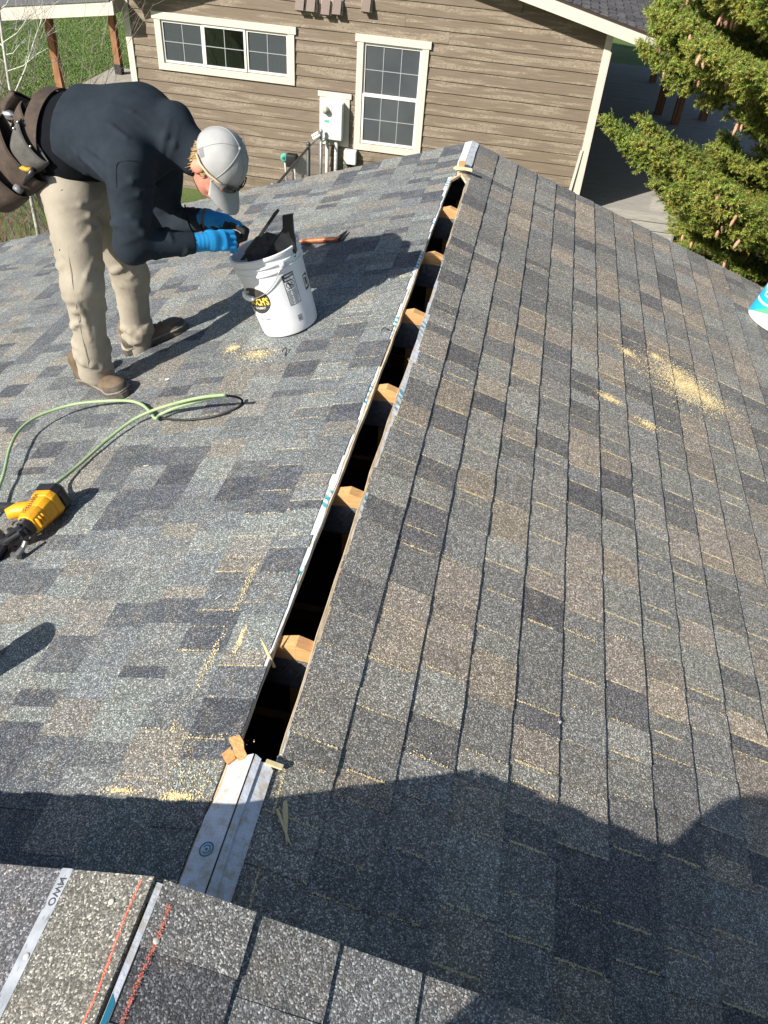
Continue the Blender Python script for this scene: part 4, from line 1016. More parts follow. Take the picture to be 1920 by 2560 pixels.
# ================================================================ unseen pipe, added to cast a shadow in from the left
VB = np.array([-1.03, .96, -1.03*TT]); vp = thing('shadow_pipe', VB, 'short dark unseen pipe added to cast a shadow on the shingles', 'vent')
MB().lathe([(.055, -.02), (.055, .34), (.050, .34), (.050, -.02)], 20, (VB, np.eye(3)), True).build('pipe', simple('abs_pipe', (.03, .03, .032), .6), vp, True)
mb = MB(); mb.lathe([(.115, .001), (.10, .004), (.070, .012), (.062, .05), (.056, .062)], 28, frame(VB, (0, 1, 0), NL), True); mb.build('shadow_pipe_collar', M_GBLK, vp, True)

# ================================================================ wood chips and scraps
t = NT('fresh_wood', (.70, .46, .20), .8); p = t.obj(); isl = t.n('ObjectInfo').outputs['Random']
g = t.noise(t.map(t.pos(), (60, 60, 400)), 2, 3); t.col(t.mix(isl, t.ramp(g, [(.3, (.56, .30, .11)), (.7, (.72, .46, .20))]), t.ramp(g, [(.3, (.66, .52, .28)), (.7, (.80, .68, .42))]))); M_CHIP = t.m
t = NT('orange_wood', (.58, .27, .10), .8); t.col(t.ramp(t.noise(t.map(t.pos(), (60, 60, 400)), 2, 3), [(.3, (.46, .19, .07)), (.7, (.68, .38, .15))])); M_CHIPO = t.m
def chip(name, poly, base, X, N, th, label, cat='wood chip', mat=None, group=None):
    mb = MB(); Fm = frame(base, X, N); mb.prism(poly, lambda u, v, dd: Fm[0]+Fm[1]@np.array([u, v, dd]), 0, th)
    o = mb.build(name, mat or M_CHIP); return tag(o, label, cat, group)
chip('wood_chip', [(-.028, -.014), (-.018, -.016), (-.004, -.013), (.012, -.014), (.030, -.010), (.034, .002), (.026, .012), (.010, .010), (-.006, .014), (-.024, .010)], PL(598, 1868, .012), nrm((.5, -.8, 0)), nrm((-.1, -.3, .9)), .007, 'thick orange wood chip tilted across the near end of the ridge cut', mat=M_CHIPO)
chip('wood_chip', [(-.017, -.012), (.004, -.013), (.018, -.011), (.016, .010), (-.004, .012), (-.019, .010)], PL(576, 1895, .004), nrm((.7, -.7, 0)), NL, .009, 'small square orange wood chip lying beside the larger tilted chip', mat=M_CHIPO)
chip('wood_chip', [(-.020, -.005), (.020, -.006), (.021, .005), (-.019, .006)], PR(684, 1913, .002), nrm((1, .06, 0)), NR, .007, 'short pale yellow wood chip bridging the corner of the ridge cut')
chip('wood_splinter', [(-.004, 0), (.004, .004), (.006, .03), (.003, .062), (-.001, .095), (-.005, .05), (-.006, .02)], PR(712, 2000, .006), nrm((-.95, -.30, 0)), NR, .003, 'broad pale splinter with a forked end lying on the shaded shingles')
chip('wood_splinter', [(-.003, 0), (.003, .001), (.003, .03), (.002, .07), (-.001, .085), (-.003, .05)], PR(692, 2022, .007), nrm((-.80, -.60, 0)), NR, .0025, 'narrow pale splinter crossing the broad forked splinter')
chip('wood_splinter', [(-.003, 0), (.003, 0), (.004, .06), (.001, .095), (-.003, .05)], np.array([-.040, 1.17, -.05]), nrm((.85, 0, .5)), nrm((.1, -.9, .4)), .004, 'dark wood splinter hanging into the ridge cut below a truss')
chip('wood_chip', [(-.02, -.03), (.016, -.032), (.022, .02), (.01, .032), (-.018, .026)], np.array([-.012, 4.97, .014]), (1, .1, 0), (0, -.2, 1), .008, 'orange wood offcut on the white underlayment at the far end of the ridge cut', mat=M_CHIPO)
chip('wood_chip', [(-.055, -.012), (-.02, -.02), (.02, -.012), (.058, -.020), (.054, .008), (0, .014), (-.05, .012)], np.array([.004, 4.885, .016]), (1, 0, 0), (0, -.1, 1), .008, 'splintered yellow wood edge across the far end of the ridge cut')
M_SCR = simple('white_scrap', (.72, .70, .66), .7)
for (px, py, side, L_, W_, lab) in ((418, 948, -1, .020, .012, 'torn white paper scrap near the worker\'s shoe'), (365, 1164, -1, .022, .003, 'thin white sliver on the sunlit shingles near the hose'), (546, 1493, -1, .026, .003, 'curled white sliver on the shingles towards the ridge cut'),
                                    (480, 985, -1, .012, .003, 'tiny white shred beside the far end of the hose'), (926, 790, -1, .020, .003, 'white shaving on shingles just outside the worker\'s shadow'), (1400, 1805, 1, .010, .008, 'small crumpled white scrap in a seam of the lined roof slope')):
    P = (PL if side < 0 else PR)(px, py, .003); n_ = NL if side < 0 else NR; a = rnd.uniform(0, 1.2)
    chip('paper_scrap', [(-L_*.5, -W_*.3), (-L_*.1, -W_*.5), (L_*.5, -W_*.2), (L_*.3, W_*.4), (-L_*.1, W_*.2), (-L_*.3, W_*.6)], P, (math.cos(a), math.sin(a)*.6, 0), n_+np.array([.15, -.1, 0]), .0012, lab, 'scrap', M_SCR)
A = PL(705, 880, .004); tw_ = MB().tube(spline([A, A+np.array([.01, .015, .015]), A+np.array([.02, .0, .01]), A+np.array([.022, -.03, -.002])], 4), .0022, 6).build('shingle_sliver', M_GBLK); tag(tw_, 'curled dark shingle sliver lying by the sawdust patch on the worker\'s side', 'scrap')
A = PL(953, 828, .004); tw_ = MB().tube(spline([A, A+np.array([.012, .012, .012]), A+np.array([.03, .004, .008]), A+np.array([.07, .012, 0])], 4), .0020, 6).build('shingle_sliver', M_GBLK); tag(tw_, 'thin curled dark sliver close to the cut shingle edge', 'scrap')
# ================================================================ people: smooth signed-distance shapes turned into meshes
def smin(a, b, k):
    h = np.clip(.5+.5*(b-a)/k, 0, 1); return b*(1-h)+a*h-k*h*(1-h)
def cap_sd(P, a, b, ra, rb):
    a = np.asarray(a, np.float32); b = np.asarray(b, np.float32); ab = b-a
    t_ = np.clip(((P-a)@ab)/(ab@ab), 0, 1); return np.linalg.norm(P-a-t_[..., None]*ab, axis=-1) - (ra+(rb-ra)*t_)
def ecap_sd(P, a, b, wa, wb, side):
    """capsule with an elliptic section: (half width along side, half thickness)"""
    a = np.asarray(a, float); b = np.asarray(b, float); d = b-a; L_ = np.linalg.norm(d); d = d/L_
    s = np.asarray(side, float); s = nrm(s-d*(s@d)); n = np.cross(d, s); v = P-a.astype(np.float32)
    x = v@d; t_ = np.clip(x/L_, 0, 1); w = wa[0]+(wb[0]-wa[0])*t_; th = wa[1]+(wb[1]-wa[1])*t_; ax = x-t_*L_; m = np.minimum(w, th)
    return (np.sqrt(((v@s)/w)**2+((v@n)/th)**2+(ax/m)**2+1e-9)-1)*m
def ell_sd(P, c, A, r):
    q_ = (P-np.asarray(c, np.float32))@np.asarray(A, float).T; r = np.asarray(r, float)
    k0 = np.linalg.norm(q_/r, axis=-1)+1e-9; k1 = np.linalg.norm(q_/(r*r), axis=-1)+1e-9; return k0*(k0-1)/k1
def wob(P, s, ph=0.0):
    x, y, z = P[..., 0]*s, P[..., 1]*s, P[..., 2]*s
    return (np.sin(x*1.3+y*2.1+ph)*np.sin(y*1.1-z*1.7+1.3+ph)+.6*np.sin(z*2.3+x*1.9+2.1*ph)*np.sin(y*2.7+x*.7))*.6
def folds(P, c, d, lam, amp, rad, ph=0.0):
    v = P-np.asarray(c, np.float32); q_ = (v@nrm(d))/lam*6.283 + 3.4*wob(P, 7, ph)+ph
    m = np.clip(.45+.9*wob(P, 11, ph+2.2), 0, 1.2); sn = np.sin(q_); sn = np.sign(sn)*np.abs(sn)**.7
    return amp*1.25*m*sn*np.exp(-np.sum(v*v, -1)/rad**2)
def add_ridges(d, P, polys, k=.0115):
    m = np.abs(d) < .035
    if not m.any(): return d
    Q = P[m]; e = d[m]
    for pts, r in polys:
        n = len(pts)-1
        for i in range(n):
            r0 = r*(.35+.65*math.sin(math.pi*(i)/n)); r1 = r*(.35+.65*math.sin(math.pi*(i+1)/n))
            a, b = np.asarray(pts[i]), np.asarray(pts[i+1]); mid = ((a+b)/2).astype(np.float32); rad = np.linalg.norm(b-a)/2+.045
            q = np.sum((Q-mid)**2, -1) < rad*rad
            if q.any(): e[q] = smin(e[q], cap_sd(Q[q], a, b, r0, r1), k)
    d = d.copy(); d[m] = e; return d
def arcs(rg, A, B, rA, rB, spec):
    """irregular partial rings of cloth round a limb: spec = (count, t0, t1, span0, span1, tilt, radius)"""
    A = np.asarray(A); B = np.asarray(B); ax = nrm(B-A); L_ = np.linalg.norm(B-A); e1 = nrm(np.cross(ax, (.3, .9, .1))); e2 = np.cross(ax, e1); out = []
    for n, t0, t1, s0, s1, tl, r in spec:
        for _ in range(n):
            t_ = rg.uniform(t0, t1); th = rg.uniform(0, 6.283); sp_ = rg.uniform(s0, s1); ti = rg.uniform(-tl, tl); rr = r*rg.uniform(.7, 1.25); R_ = (rA+(rB-rA)*t_)-rr*.45; cv = rg.uniform(-.02, .02)
            out.append(([A+ax*(L_*t_+ti*R_*(u-.5)*sp_+cv*math.sin(u*6)) + R_*(math.cos(th+sp_*u)*e1+math.sin(th+sp_*u)*e2) for u in np.linspace(0, 1, 6)], rr))
    return out
def sdf_mesh(f, lo, hi, h):
    ax = [np.arange(lo[i], hi[i]+h, h, dtype=np.float32) for i in range(3)]
    G = np.stack(np.meshgrid(*ax, indexing='ij'), -1); v = f(G).astype(np.float32); n = v.shape
    neg = v < 0
    c = np.zeros((n[0]-1, n[1]-1, n[2]-1), np.int32)
    offs = [(i, j, k) for i in (0, 1) for j in (0, 1) for k in (0, 1)]
    sl = lambda A, o: A[o[0]:n[0]-1+o[0], o[1]:n[1]-1+o[1], o[2]:n[2]-1+o[2]]
    for o in offs: c += sl(neg, o)
    act = (c > 0) & (c < 8); idx = -np.ones(act.shape, np.int64); ijk = np.argwhere(act); idx[act] = np.arange(len(ijk))
    acc = np.zeros((len(ijk), 3)); cnt = np.zeros(len(ijk))
    for o in offs:
        for a in range(3):
            if o[a]: continue
            o2 = list(o); o2[a] = 1
            va = sl(v, o)[act]; vb = sl(v, o2)[act]; m = (va < 0) != (vb < 0); t_ = np.where(m, va/(va-vb+1e-12), 0)
            p_ = np.tile(np.array(o, float), (len(ijk), 1)); p_[:, a] += t_; acc[m] += p_[m]; cnt[m] += 1
    V = (ijk+acc/cnt[:, None])*h + np.array([x[0] for x in ax]); F = []
    for a in range(3):
        b, c_ = (a+1) % 3, (a+2) % 3
        o1 = [0, 0, 0]; o2 = [0, 0, 0]; o2[a] = 1
        s0 = neg; s1 = np.roll(neg, -1, a); e = s0 != s1
        e = np.argwhere(e); e = e[(e[:, a] < n[a]-1) & (e[:, b] > 0) & (e[:, c_] > 0) & (e[:, b] < n[b]-1) & (e[:, c_] < n[c_]-1)]
        def g(db, dc): q_ = e.copy(); q_[:, b] -= db; q_[:, c_] -= dc; return idx[q_[:, 0], q_[:, 1], q_[:, 2]]
        quad = np.stack([g(1, 1), g(0, 1), g(0, 0), g(1, 0)], 1); fl = ~neg[e[:, 0], e[:, 1], e[:, 2]]
        quad[fl] = quad[fl][:, ::-1]; F.append(quad)
    return V, np.concatenate(F)
def sdf_obj(name, f, pts, pad, h, mat, parent):
    pts = np.array(pts); V, F = sdf_mesh(f, pts.min(0)-pad, pts.max(0)+pad, h); return mk(name, V, F, mat, parent, True)
def fabric(name, base, sc=900, rough=.95, var=.2, sheen=0.2, bump=.3):
    t = NT(name, base, rough, 0, .15); p = t.pos()
    c = t.mix(1.0, base, t.ramp(t.noise(p, 11, 4, .6), [(.3, 1-var), (.7, 1+var)]), 'MULTIPLY'); t.col(c)
    t.bump(t.math('ADD', t.noise(p, sc, 2), t.math('MULTIPLY', t.noise(p, 30, 4), 2.5)), bump, .004)
    t.b.inputs['Sheen Weight'].default_value = sheen; return t.m
M_SWEAT = fabric('navy_fleece', (.020, .027, .036), sheen=.0, bump=.25)
M_SHIRT = fabric('black_jersey', (.006, .007, .010), sheen=0)
t = NT('khaki_canvas', (.40, .345, .265), .9, 0, .15); p = t.pos()
c = t.ramp(t.noise(p, 7, 4, .6), [(.3, (.29, .255, .20)), (.7, (.37, .33, .265))]); c = t.mix(t.ramp(t.noise(p, 24, 5, .7), [(.60, 0.), (.75, .5)]), c, (.20, .17, .13)); t.col(c)
t.bump(t.math('ADD', t.noise(p, 700, 2), t.math('MULTIPLY', t.noise(p, 22, 4), 3.0)), .3, .004); M_KHAKI = t.m
t = NT('skin', (.56, .22, .15), .5, 0, .4); p = t.pos()
t.col(t.ramp(t.noise(p, 26, 4), [(.3, (.50, .17, .12)), (.55, (.58, .25, .175)), (.75, (.62, .31, .22))])); t.b.inputs['Subsurface Weight'].default_value = .12; t.b.inputs['Subsurface Radius'].default_value = (.01, .004, .002); M_SKIN = t.m
M_CAP = fabric('grey_cap_cotton', (.35, .35, .345), 1200, .9, .10, 0, .2)
M_HAIR = simple('blond_hair', (.33, .22, .10), .55, var=.4, scale=90)
t = NT('glove_knit', (.03, .25, .55), .75); t.col(t.n('Attribute', {'attribute_name': 'col'}).outputs['Color']); t.bump(t.noise(t.pos(), 500, 2), .3, .002); M_GLOVE = t.m
t = NT('suede_leather', (.11, .07, .045), .8); p = t.pos(); c = t.ramp(t.noise(p, 20, 5, .65), [(.3, (.038, .027, .020)), (.55, (.068, .047, .034)), (.8, (.115, .078, .055))]); t.col(c); t.bump(t.noise(p, 180, 4), .35, .002); M_LEA = t.m
M_SHOE = fabric('brown_shoe_suede', (.17, .125, .085), 500, .85, .35, 0); M_SOLE = simple('rubber_sole', (.10, .085, .07), .8, var=.3); M_LACE = simple('shoe_lace', (.35, .22, .13), .8)
M_LENS = simple('dark_lens', (.008, .008, .010), .08, spec=.7, var=.1); M_BRASS = simple('rivet_metal', (.55, .52, .45), .35, .9)

def J(px, py, y): return at_y(px, py, y)
wk = thing('person', PL(270, 930), 'roofer in black fleece, khaki trousers, grey cap and blue gloves bending over a bucket', 'person')
ankR, kneeR, hipR = J(240, 935, 2.755), J(207, 712, 2.74), J(180, 500, 2.84)
ankL, kneeL, hipL = J(347, 868, 3.13), J(325, 688, 3.10), J(262, 500, 3.05)
pelv = (hipR+hipL)/2 + np.array([-.03, 0, .06])
beltc = J(130, 330, 2.94); waist = J(205, 322, 2.94); chest = J(335, 340, 2.92); nekb = J(440, 345, 2.90)
shR, elR, wrR = J(325, 405, 2.735), J(330, 612, 2.66), J(484, 607, 2.79)
shL, elL, wrL = J(405, 400, 3.06), J(410, 555, 3.10), J(524, 548, 3.00)
TSD = nrm((.02, .92, .38))
# --- head frame
HU = nrm((.86, -.26, .44)); HF = np.array([.46, -.20, -.86]); HF = nrm(HF-HU*(HF@HU)); HRt = np.cross(HF, HU)
HC = J(541, 412, 2.875)
HA = np.array([HRt, HF, HU])
def hp_(r, f, u): return HC + HRt*r + HF*f + HU*u
def head_f(P, neck_to):
    d = ell_sd(P, hp_(0, -.008, .030), HA, (.076, .096, .098))
    d = smin(d, ell_sd(P, hp_(0, .030, -.048), HA, (.058, .064, .072)), .045)
    d = smin(d, ell_sd(P, hp_(0, .070, -.088), HA, (.026, .022, .020)), .03)          # chin
    d = smin(d, cap_sd(P, hp_(0, .090, .012), hp_(0, .118, -.028), .009, .0135), .018)  # nose
    d = smin(d, cap_sd(P, hp_(-.018, .096, -.062), hp_(.018, .096, -.062), .008, .008), .012)   # lips
    d = smin(d, cap_sd(P, hp_(-.018, .094, -.074), hp_(.018, .094, -.074), .007, .007), .010)
    for s in (-1, 1):
        d = smin(d, ell_sd(P, hp_(s*.034, .080, -.022), HA, (.020, .016, .018)), .02)   # cheek
        d = np.maximum(d, -(np.linalg.norm(P-hp_(s*.032, .100, .008).astype(np.float32), axis=-1)-.013))
        d = np.minimum(d, np.linalg.norm(P-hp_(s*.032, .086, .008).astype(np.float32), axis=-1)-.0125)
        d = smin(d, cap_sd(P, hp_(s*.015, .094, .026), hp_(s*.05, .080, .024), .009, .007), .012)  # brow
        ear = np.abs(ell_sd(P, hp_(s*.082, -.014, -.012), HA, (.010, .021, .031)))-.0045
        ear = np.minimum(ear, ell_sd(P, hp_(s*.079, -.010, -.014), HA, (.007, .017, .026)))
        d = smin(d, ear, .006)
    d = smin(d, cap_sd(P, hp_(0, -.030, -.045), neck_to, .056, .060), .03)
    return d
def body_f(P):
    d = head_f(P, nekb)
    d = smin(d, ecap_sd(P, waist, chest, (.15, .10), (.17, .11), TSD), .05); d = smin(d, ecap_sd(P, chest, nekb, (.17, .11), (.07, .06), TSD), .05)
    d = smin(d, ecap_sd(P, pelv, waist, (.14, .10), (.14, .09), TSD), .05)
    for a, b, c_, h_ in ((shR, elR, wrR, 1), (shL, elL, wrL, 1)):
        d = smin(d, cap_sd(P, a, b, .048, .038), .03); d = smin(d, cap_sd(P, b, c_, .038, .026), .02)
    for a, b, c_ in ((hipR, kneeR, ankR), (hipL, kneeL, ankL)):
        d = smin(d, cap_sd(P, a, b, .075, .052), .04); d = smin(d, cap_sd(P, b, c_, .050, .036), .03)
    return d
allJ = [ankR, ankL, kneeR, kneeL, hipR, pelv, waist, chest, nekb, shR, shL, elR, elL, wrR, wrL, HC+HU*.12, HC+HF*.12]
body = sdf_obj('body', body_f, allJ, .11, .0075, M_SKIN, wk)
# --- fleece
TAX = nrm(chest-waist)
FR = []
def sweat_f(P):
    d = ecap_sd(P, waist, chest, (.178, .135), (.198, .150), TSD)
    d = smin(d, ecap_sd(P, chest, nekb-TAX*.02, (.190, .142), (.100, .090), TSD), .07)
    d = smin(d, cap_sd(P, nekb-TAX*.03, nekb+(HC-HU*.03-nekb)*.55, .088, .078), .03)
    d = smin(d, ell_sd(P, nekb-TAX*.02+np.array([0, .02, .045]), np.array([TAX, TSD, np.cross(TAX, TSD)]), (.065, .085, .060)), .03)   # hood and collar
    aR = smin(cap_sd(P, shR, elR, .088, .066), cap_sd(P, elR, wrR, .064, .040), .03)
    aL = smin(cap_sd(P, shL, elL, .086, .064), cap_sd(P, elL, wrL, .062, .039), .03)
    d = smin(d, aR, .05); d = smin(d, aL, .05)
    if FR: d = add_ridges(d, P, FR)
    d = d + .0035*wob(P, 14)
    hem = (P-waist.astype(np.float32))@TAX + .030 - .35*np.maximum(0, (P-waist.astype(np.float32))@np.cross(TAX, TSD)*-1)*0
    d = np.maximum(d, -(hem))
    nk = (P-nekb.astype(np.float32))@nrm(HC-nekb) - .030; d = np.maximum(d, nk) if False else d
    cl = np.linalg.norm(P-HC.astype(np.float32), axis=-1)-.088; d = np.maximum(d, -cl)
    for w_, e_ in ((wrR, elR), (wrL, elL)):
        k = nrm(w_-e_); d = np.maximum(d, np.where(np.linalg.norm(P-w_.astype(np.float32), axis=-1) < .12, (P-w_.astype(np.float32))@k - .004, -1))
    return d
rg = random.Random(12)
FRN = arcs(rg, shR, elR, .088, .066, [(4, .15, .6, .9, 1.8, .9, .010), (6, .72, 1.0, 1.0, 2.4, .5, .011)]) + arcs(rg, elR, wrR, .064, .040, [(5, .02, .35, 1.0, 2.2, .5, .010), (6, .4, .98, 1.0, 2.4, .4, .007)]) + arcs(rg, elL, wrL, .062, .039, [(7, .1, .95, 1.0, 2.2, .5, .008)]) + arcs(rg, shL, elL, .086, .064, [(5, .4, 1., 1., 2., .6, .010)])
def march(f, px, py, y):
    P = at_y(px, py, y); c_ = nrm(CAM-P); P = P+c_*.30
    for _ in range(80):
        v = float(f(P[None, None, None, :].astype(np.float32))[0, 0, 0])
        if v < 4e-4: break
        P = P-c_*v*.8
    return P
for pl, r_ in (([(186, 372), (222, 402), (262, 440), (296, 486)], .013), ([(178, 396), (214, 432), (252, 466), (286, 500)], .011), ([(206, 358), (240, 378), (276, 412)], .009), ([(170, 352), (196, 384), (214, 416)], .010), ([(424, 300), (414, 340), (404, 384)], .011), ([(446, 322), (436, 362), (420, 400)], .010),
               ([(300, 470), (330, 452), (362, 448)], .009), ([(312, 500), (346, 486), (380, 486)], .008), ([(372, 430), (388, 468), (392, 510)], .009), ([(240, 300), (280, 318), (318, 346)], .006), ([(280, 260), (330, 280), (372, 310)], .006)):
    FRN.append(([march(sweat_f, x, y, 2.8)-nrm(CAM-at_y(x, y, 2.8))*r_*.45 for x, y in pl], r_))
FR[:] = FRN
sweater = sdf_obj('fleece', sweat_f, [waist, chest, nekb, shR, shL, elR, elL, wrR, wrL], .23, .0065, M_SWEAT, wk)
# seam of the near sleeve
def shirt_f(P):
    d = ecap_sd(P, beltc+TAX*.0, waist+TAX*.05, (.160, .118), (.168, .126), TSD); d = smin(d, ell_sd(P, pelv+np.array([.02, 0, .10]), np.eye(3), (.13, .165, .10)), .05)
    return d+.004*wob(P, 18)+folds(P, waist+np.array([-.03, -.1, -.1]), nrm((.6, 0, .8)), .04, .004, .12)
sdf_obj('undershirt', shirt_f, [beltc, waist, pelv], .20, .008, M_SHIRT, wk)
# --- trousers
TR = []
def trs_f(P):
    d = ell_sd(P, pelv+np.array([-.015, 0, .0]), np.eye(3), (.150, .180, .150))
    for a, b, c_, ph in ((hipR, kneeR, ankR, 0.), (hipL, kneeL, ankL, 2.)):
        k2 = c_+(b-c_)*.28
        leg = smin(cap_sd(P, a, b, .110, .078), cap_sd(P, b, k2, .077, .067), .04); leg = smin(leg, cap_sd(P, k2, c_+np.array([0, 0, .0]), .067, .076), .03)
        d = smin(d, leg, .035)
    if TR: d = add_ridges(d, P, TR)
    d = d + .0035*wob(P, 12)
    for c_ in (ankR, ankL): d = np.maximum(d, np.where(np.linalg.norm(P-c_.astype(np.float32), axis=-1) < .13, -(P[..., 2]-(c_[2]-.012)+.25*(P[..., 0]-c_[0])), -1))
    d = np.maximum(d, (P[..., 2]-(pelv[2]+.085))-.25*(P[..., 0]-pelv[0]))
    return d
TRN = []
for a, b, c_ in ((hipR, kneeR, ankR), (hipL, kneeL, ankL)):
    TRN += arcs(rg, b, c_, .077, .073, [(10, .66, 1.0, 1.2, 3.0, .4, .0155), (6, .36, .72, .9, 2.0, .9, .0130), (6, .0, .22, .8, 1.8, .8, .0140)]) + arcs(rg, a, b, .110, .078, [(6, .76, 1.0, .8, 1.8, .7, .0125), (6, .15, .7, .7, 1.5, 1.4, .011)])
for pl, r_ in (([(256, 515), (222, 540), (190, 556)], .011), ([(258, 540), (226, 572), (204, 600)], .010), ([(244, 500), (200, 512), (160, 520)], .009), ([(130, 560), (142, 640), (160, 700)], .008), ([(236, 640), (216, 690), (200, 730)], .008), ([(196, 760), (214, 800), (226, 850)], .009), ([(300, 560), (310, 610), (322, 660)], .009)):
    TRN.append(([march(trs_f, x, y, 2.8)-nrm(CAM-at_y(x, y, 2.8))*r_*.45 for x, y in pl], r_))
TR[:] = TRN
trs = sdf_obj('trousers', trs_f, [pelv, hipR, hipL, kneeR, kneeL, ankR, ankL], .19, .0068, M_KHAKI, wk)
# zipped thigh pocket and side seam
def on_surf(f, P, d, n=40):
    P = np.asarray(P, float); d = nrm(d)
    for _ in range(n):
        v = float(f(P[None, None, None, :].astype(np.float32))[0, 0, 0]); P = P-d*v*.9
        if abs(v) < 2e-4: break
    return P
tocam = lambda P: nrm(CAM-P)
def surf_line(f, pxs, y, r, name, mat, parent, n=8, lift=.0005):
    pts = []
    for px, py in pxs:
        P = at_y(px, py, y); c_ = tocam(P); P = P + c_*.25
        for _ in range(60):
            v = float(f(P[None, None, None, :].astype(np.float32))[0, 0, 0])
            if v < 4e-4: break
            P = P-c_*v*.8
        pts.append(P+c_*lift)
    return MB().tube(spline(pts, 5), r, n).build(name, mat, parent, True)
surf_line(trs_f, [(101, 577), (110, 590), (128, 606), (150, 625)], 2.80, .0035, 'pocket_zip', M_SHIRT, trs)
surf_line(trs_f, [(168, 540), (172, 640), (186, 740), (205, 840), (222, 915)], 2.80, .0013, 'side_seam', M_KHAKI, trs, 8, -.0009)
surf_line(sweat_f, [(292, 470), (290, 425), (298, 405), (340, 402), (385, 420), (410, 440)], 2.74, .0016, 'sleeve_seam', M_SWEAT, sweater)
# --- shoes
def shoe(heel, toe, nm):
    heel = np.asarray(heel); toe = np.asarray(toe); d = nrm(toe-heel); n = NL; s = np.cross(n, d); L_ = np.linalg.norm(toe-heel)
    A = np.array([d, s, n]); q = lambda x, y, z: heel+d*x+s*y+n*z
    def f(P):
        v = ecap_sd(P, q(.045, 0, .042), q(L_-.055, 0, .036), (.038, .042), (.047, .034), s)
        v = smin(v, ell_sd(P, q(L_-.055, 0, .032), A, (.060, .046, .036)), .02); v = smin(v, cap_sd(P, q(.06, 0, .06), q(.055, 0, .115), .046, .046), .035)
        v = v + .0018*np.sin((P@d.astype(np.float32))*160)*np.exp(-(((P-q(L_*.55, 0, .07).astype(np.float32))**2).sum(-1))/.05**2)
        return np.maximum(v, -((P-heel.astype(np.float32))@n.astype(np.float32)-.020))
    o = sdf_obj(nm, f, [heel, toe, q(.05, 0, .13)], .07, .0055, M_SHOE, wk)
    m = MB(); pr = [(x, w) for x, w in ((-.012, .018), (.0, .034), (.04, .041), (.09, .036), (.14, .040), (.19, .050), (.235, .048), (.265, .034), (.278, .012))]
    k = L_/.268; poly = [(x*k, w) for x, w in pr] + [(x*k, -w) for x, w in pr[::-1]]
    m.prism(poly, lambda u, v, dd: q(u, v, dd), .001, .023); autosmooth(m.build('sole', M_SOLE, o), 30)
    M_OV = simple('dark_shoe_overlay', (.085, .07, .055), .8, var=.3)
    for nm_, lo_, hi_, zt in (('toe_cap', L_-.075, L_+.05, .055), ('heel_counter', -.05, .06, .07)):
        sdf_obj(nm_, lambda P: np.maximum.reduce([f(P)-.0022, -((P-heel.astype(np.float32))@d.astype(np.float32)-lo_), (P-heel.astype(np.float32))@d.astype(np.float32)-hi_, (P-heel.astype(np.float32))@n.astype(np.float32)-zt]), [heel, toe, q(.05, 0, .1)], .07, .0055, M_OV, o)
    sdf_obj('midsole', lambda P: np.maximum.reduce([f(P)-.0050, (P-heel.astype(np.float32))@n.astype(np.float32)-.034, -((P-heel.astype(np.float32))@n.astype(np.float32)-.0215)]), [heel, toe], .07, .0050, simple('grey_midsole', (.22, .20, .17), .85, var=.25), o)
    lm = MB()
    for i in range(4):
        x = L_*.42+i*.028
        a_ = [on_surf(f, q(x+(.012 if sg > 0 else -.0), y*.022*sg, .13-i*.012), n, 60) for sg, y in ((-1, 1), (-1, .3), (1, .3), (1, 1))]
        lm.tube([p_+n*.002 for p_ in a_], .0022, 6)
    for i in range(3):
        x = L_*.42+i*.028
        a_ = [on_surf(f, q(x+xx, y, .13-i*.012), n, 60) for xx, y in ((0, -.022), (.014, 0), (.028, .022))]; lm.tube([p_+n*.003 for p_ in a_], .002, 6)
    lm.build('lace', M_LACE, o, True)
    m = MB(); m.add(*[[], []]); return o
shoe(PL(212, 945), PL(312, 990), 'shoe'); shoe(PL(318, 885), PL(466, 818), 'shoe')
